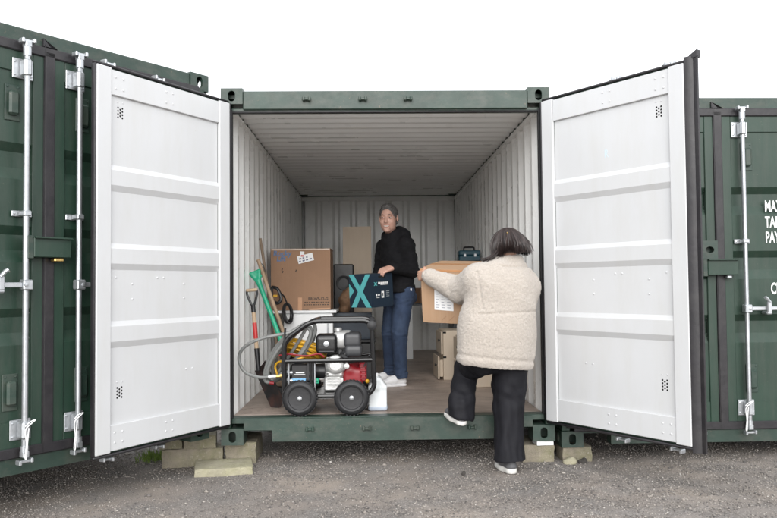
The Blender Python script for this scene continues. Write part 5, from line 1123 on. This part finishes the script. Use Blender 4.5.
# jeans
f = Field((-0.02, 7.2, 0.40), (0.5, 7.95, 1.40), 0.006)
f.cap(pel + Z * 0.05, pel - Z * 0.05, 0.15, 0.15, 0.03, (mf, 0.8))
for h_, k_, a_ in ((hL, kL, aL), (hR, kR, aR)):
    f.cap(h_ + Z * 0.03, k_, 0.105, 0.077, 0.03); f.cap(k_, a_ + Z * 0.02, 0.076, 0.058, 0.02); f.cap(a_ + Z * 0.04, a_ + Z * 0.0, 0.060, 0.064, 0.015)
f.ell(pel - mf * 0.06 - Z * 0.07, (0.12, 0.12, 0.10), k=0.03); f.cut((0, 0, 0.425), (0, 0, -1))
def jean_folds(V):
    low = np.exp(-((V[:, 2] - 0.47) / 0.09) ** 2) + 0.7 * np.exp(-((V[:, 2] - 0.86) / 0.08) ** 2) + 0.6 * np.exp(-((V[:, 2] - 1.17) / 0.07) ** 2)
    return 0.006 * fbm(V, 9, 3, (1, 1, 0.6)) + 0.010 * low * fbm(V, 16, 8, (1, 1, 2.6)) + 0.002 * fbm(V, 40, 2)
jn = field_part(man, 'jeans', f, DENIM, jean_folds)
shoe(man, None, (0.325, 7.455), (0.065, 7.375), FZ, SHOEW, SHOEW, hs=0.026)
shoe(man, None, (0.235, 7.775), (-0.01, 7.665), FZ, SHOEW, SHOEW, hs=0.026)

# ---- woman
wom = thing('person', 'dark haired woman in cream fleece jacket and black trousers, carrying the brown carton', 'person', (0.96, 5.45, 0.0))
wf = unit((-0.42, 0.90, 0)); wl = unit((-0.90, -0.42, 0))
Ls, Le, Lw = np.array((0.745, 5.425, 1.365)), np.array((0.645, 5.60, 1.275)), np.array((0.402, 5.715, 1.388))
Rs, Re, Rw = np.array((1.105, 5.56, 1.315)), np.array((1.115, 5.75, 1.12)), np.array((0.94, 5.80, 1.13))
pel, che, nk = np.array((0.895, 5.465, 0.86)), np.array((0.935, 5.475, 1.26)), np.array((0.975, 5.475, 1.45))
Hc = np.array((0.975, 5.475, 1.59)); fdir = np.array((-0.62, 0.78, -0.05))
hR, kR, aR = np.array((0.985, 5.50, 0.80)), np.array((0.965, 5.50, 0.45)), np.array((0.955, 5.44, 0.09))
hL, kL, aL = np.array((0.775, 5.43, 0.80)), np.array((0.70, 5.74, 0.69)), np.array((0.632, 5.555, 0.425))
f = Field((0.33, 5.25, 0.04), (1.27, 6.12, 1.74), 0.0052)
f.cap(pel, che, 0.13, 0.12, 0.03, (wf, 0.7)); f.cap(che, nk - Z * 0.05, 0.11, 0.055, 0.03); f.cap(Ls, Rs, 0.045, 0.045, 0.03); f.cap(nk - Z * 0.03, Hc + (0.005, -0.015, -0.06), 0.050, 0.046, 0.02)
for S0, E0, W0 in ((Ls, Le, Lw), (Rs, Re, Rw)): f.cap(S0, E0, 0.042, 0.036, 0.02); f.cap(E0, W0, 0.036, 0.022, 0.01)
for h_, k_, a_ in ((hL, kL, aL), (hR, kR, aR)): f.cap(pel, h_, 0.10, 0.08, 0.03); f.cap(h_, k_, 0.075, 0.05, 0.02); f.cap(k_, a_, 0.048, 0.034, 0.02)
P, B = head(f, Hc, fdir, 0.96)
hand(f, Lw, (-0.42, 0.88, -0.05), (0.90, 0.40, 0.0), (0.05, 0.0, 1.0), (0.10, 0.25, 0.2), 0.95, (0.6, 0.6, 0.5))
hand(f, Rw, (-0.25, 0.95, 0.0), (-0.95, -0.25, 0.1), (0.0, 0.0, 1.0), (0.25, 0.3, 0.3), 0.95)
wbody = field_part(wom, 'body', f, SKIN, it=1)
face_parts(wbody, P, fdir, SKIN, 0.96)
# fleece jacket
f = Field((0.36, 5.12, 0.70), (1.30, 6.06, 1.56), 0.006)
f.cap(pel - Z * 0.03 - (0.015, 0, 0), pel + Z * 0.12 - (0.008, 0, 0), 0.298, 0.285, 0.03, (wf, 0.74)); f.cap(pel + Z * 0.12, che, 0.288, 0.262, 0.05, (wf, 0.74)); f.cap(che, nk - Z * 0.11, 0.255, 0.13, 0.06, (wf, 0.72))
f.cap(Ls - Z * 0.02, nk - Z * 0.075, 0.085, 0.09, 0.05); f.cap(Rs - Z * 0.01, nk - Z * 0.075, 0.075, 0.088, 0.05)
f.cap(Ls - Z * 0.02, Le, 0.112, 0.098, 0.045); f.cap(Le, Lw + (Le - Lw) * 0.16, 0.094, 0.062, 0.025); f.cap(Lw + (Le - Lw) * 0.18, Lw + (Le - Lw) * 0.08, 0.060, 0.052, 0.015)
f.cap(Rs - Z * 0.03, Re, 0.112, 0.10, 0.05); f.cap(Re, Rw + (Re - Rw) * 0.18, 0.095, 0.062, 0.025)
for a in range(16):
    w = a / 16 * 2 * math.pi; c_ = nk + (0.0, 0.0, 0.012) + wf * math.cos(w) * 0.072 + wl * math.sin(w) * 0.082; f.cap(c_ - Z * 0.06, c_ + Z * (0.022 - 0.012 * math.cos(w)), 0.036, 0.024, 0.02)
f.cap(nk + Z * 0.05, nk + Z * 0.16, 0.052, 0.06, 0.01, None, 'sub')
f.cut((0.88, 5.47, 0.742), (-0.12, 0.05, -1))
def pile(V):
    fold = 0.012 * fbm(V, 5.0, 3, (1, 1, 0.6)) + 0.006 * fbm(V, 11, 7, (1, 1, 0.6))
    arm = np.exp(-(((V[:, 0] - Le[0]) ** 2 + (V[:, 1] - Le[1]) ** 2 + (V[:, 2] - Le[2]) ** 2) / 0.13 ** 2))
    fold = fold + 0.016 * arm * fbm(V, 14, 5, (1.8, 1, 0.7))
    body = (V[:, 0] > 0.72) | (V[:, 2] < 1.08)
    zs = 1.115 + 0.02 * (V[:, 0] - 0.9); seam = -0.007 * np.exp(-((V[:, 2] - zs) / 0.009) ** 2) * body
    # sleeve seam: a groove where the arm meets the body
    q = (V[:, 0] - (0.735 + 0.10 * (1.35 - V[:, 2]))); seam = seam - 0.008 * np.exp(-(q / 0.009) ** 2) * (V[:, 2] > 1.14) * (V[:, 2] < 1.40) * (V[:, 1] < 5.5)
    hem = 0.004 * np.exp(-((V[:, 2] - 0.765 - 0.12 * (0.88 - V[:, 0])) / 0.02) ** 2) - 0.007 * np.exp(-((V[:, 2] - 0.80 - 0.12 * (0.88 - V[:, 0])) / 0.014) ** 2)
    rn = np.sqrt((V[:, 0] - nk[0]) ** 2 + (V[:, 1] - nk[1]) ** 2); seam = seam - 0.012 * np.exp(-((V[:, 2] - 1.437) / 0.009) ** 2) * (rn < 0.17)
    return fold + seam + hem + 0.0034 * fbm(V, 60, 1) + 0.0024 * fbm(V, 105, 9)
wj = field_part(wom, 'fleece_jacket', f, SHERPA, pile)
# trousers
f = Field((0.48, 5.2, 0.02), (1.2, 5.95, 0.98), 0.006)
f.ell(pel - Z * 0.04, (0.20, 0.15, 0.13), np.array([wl, wf, Z]), 0.04)
f.cap(hR, kR, 0.128, 0.106, 0.04); f.cap(kR, aR - Z * 0.02, 0.105, 0.112, 0.03); f.cap(hL, kL, 0.118, 0.088, 0.04); f.cap(kL, aL + (0, 0, 0.03), 0.088, 0.080, 0.03); f.cap(aL + (0, 0, 0.05), aL - (0, 0.0, 0.05), 0.080, 0.090, 0.03)
f.cut((0, 0, 0.062), (0, -0.12, -1)) if False else None
X_, Y_, Z_ = np.meshgrid(*f.ax, indexing='ij', sparse=True)
lowR = (0.084 - Z_) + 0 * X_; lowL = (0.362 + 0.25 * (0.62 - X_) - Z_) + 0 * Y_
f.F = np.maximum(f.F, np.where(X_ + 0 * Y_ + 0 * Z_ > 0.775, lowR + 0 * Y_, np.where(Z_ < 0.5, lowL, -9.0)).astype(np.float32))
def tr_folds(V):
    right = (V[:, 0] > 0.80); kn = np.exp(-((V[:, 2] - 0.55) / 0.09) ** 2)
    lk = np.exp(-((V[:, 2] - 0.52) / 0.10) ** 2) * (~right)
    return 0.016 * fbm(V, 9, 3, (1, 1, 0.28)) + 0.010 * fbm(V, 20, 6, (1, 1, 0.35)) + 0.007 * lk * fbm(V, 13, 2, (1, 1, 1.8)) + right * kn * 0.016 * fbm(V + V[:, [2, 0, 1]] * 0.8, 12, 4, (1, 1, 1))
tr = field_part(wom, 'trousers', f, BLACKT, tr_folds)
shoe(wom, None, (0.968, 5.375), (0.90, 5.61), 0.0, SHOEG, SOLE, hs=0.040, top=0.075)
shoe(wom, None, (0.640, 5.485), (0.545, 5.705), 0.318, SHOEG, SOLE, tilt=0.038, hs=0.034, top=0.06)
# bobbed hair: cap under many locks
f = Field(Hc - 0.22, Hc + 0.2, 0.005)
f.ell((0.972, 5.468, 1.600), (0.104, 0.112, 0.098), k=0.02); f.ell((0.985, 5.46, 1.565), (0.106, 0.110, 0.05), k=0.04)
f.ell(P(0.115, 0, -0.035), (0.09, 0.10, 0.085), B, 0.02, 'sub'); f.cut((0, 0, 1.535), (0, 0, -1))
hr = field_part(wbody, 'hair', f, HAIRD, lambda V: 0.006 * fbm(V, 30, 2, (1, 1, 0.3)))
g = random.Random(21); mb = MB(); cr_ = np.array((0.972, 5.470, 1.598)); fh = unit((fdir[0], fdir[1], 0)); fa = math.atan2(fh[1], fh[0])
nz1 = lambda a, q: mnoise.noise(Vector((math.cos(a) * q, math.sin(a) * q, q)))
for k in range(2600):
    w = g.uniform(0, 2 * math.pi); dw = (w - fa + math.pi) % (2 * math.pi) - math.pi
    lump = nz1(w, 2.3); lump2 = nz1(w, 5.1)
    end = (1.93 + 0.13 * lump + 0.10 * max(0, -math.cos(w)) + g.uniform(-0.12, 0.10)) if abs(dw) > 0.75 else g.uniform(0.75, 1.0)
    st_ = g.uniform(0.04, 0.8); off = g.uniform(0.0, 0.007) + 0.004 * lump2; wob = 0.32 * lump + 0.12 * lump2 + g.uniform(-0.05, 0.05); w2 = w + g.uniform(-0.08, 0.08); pts = []; n = 10; fl = g.gauss(0, 0.004) + (0.02 if g.random() < 0.04 else 0)
    right = max(0.0, math.cos(w + 0.35))
    for i in range(n):
        t_ = i / (n - 1); th = st_ + (end - st_) * t_; ww = w + (w2 - w) * t_ + wob * math.sin(2.6 * t_) * t_
        rr = 0.104 + off + (0.010 + 0.032 * right) * max(0, th - 0.75) - 0.05 * (1 - 0.9 * right) * max(0, th - 1.66) ** 1.3 + fl * t_ ** 2; zz = 0.108 + off
        sn = math.sin(min(th, 1.5708))
        pts.append(cr_ + np.array((rr * sn * math.cos(ww), rr * 1.05 * sn * math.sin(ww), zz * math.cos(th) if th < 1.5708 else -(th - 1.5708) * 0.16)))
    wd = g.uniform(0.0012, 0.0042); V = []
    for i, p in enumerate(pts):
        tt = unit(pts[min(i + 1, n - 1)] - pts[max(i - 1, 0)]); rad = unit(p - cr_ + 1e-6); sdv = unit(np.cross(tt, rad)); q = wd * (1 - 0.92 * (i / (n - 1)) ** 3); V += [p - sdv * q - rad * 0.001, p + rad * 0.0012, p + sdv * q - rad * 0.001]
    mb.add(V, [(i * 3 + j, i * 3 + j + 1, i * 3 + j + 4, i * 3 + j + 3) for i in range(n - 1) for j in range(2)])
lk = part(hr, 'hair_locks', mb, HAIRD, world=True, fix=False, ang=80); lk['kind'] = 'stuff'
mb = MB()
for k in range(60):
    a = np.array((0.895 + g.gauss(0, 0.012), 5.42 + g.gauss(0, 0.02), 1.56)); b = a + (-0.045 + g.gauss(0, 0.008), -0.025, -0.055); c_ = b + (-0.05 + g.gauss(0, 0.02), 0.01 + g.gauss(0, 0.012), -0.03 + g.gauss(0, 0.010))
    mb.tube(spline([a, b, c_], 4), [0.0016] * 8 + [0.0006], 5)
lk = part(hr, 'loose_locks', mb, HAIRD, world=True, ang=80); lk['kind'] = 'stuff'
mb = MB(); cpos = np.array((0.957, 5.378, 1.660)); mb.box(-0.004, 0.004, -0.003, 0.003, -0.016, 0.016, 0.002, Matrix.Translation(Vector(cpos)) @ Matrix.Rotation(R_(-25), 4, 'Y') @ Matrix.Rotation(R_(20), 4, 'X')); part(hr, 'hair_clip', mb, BRASS, world=True)
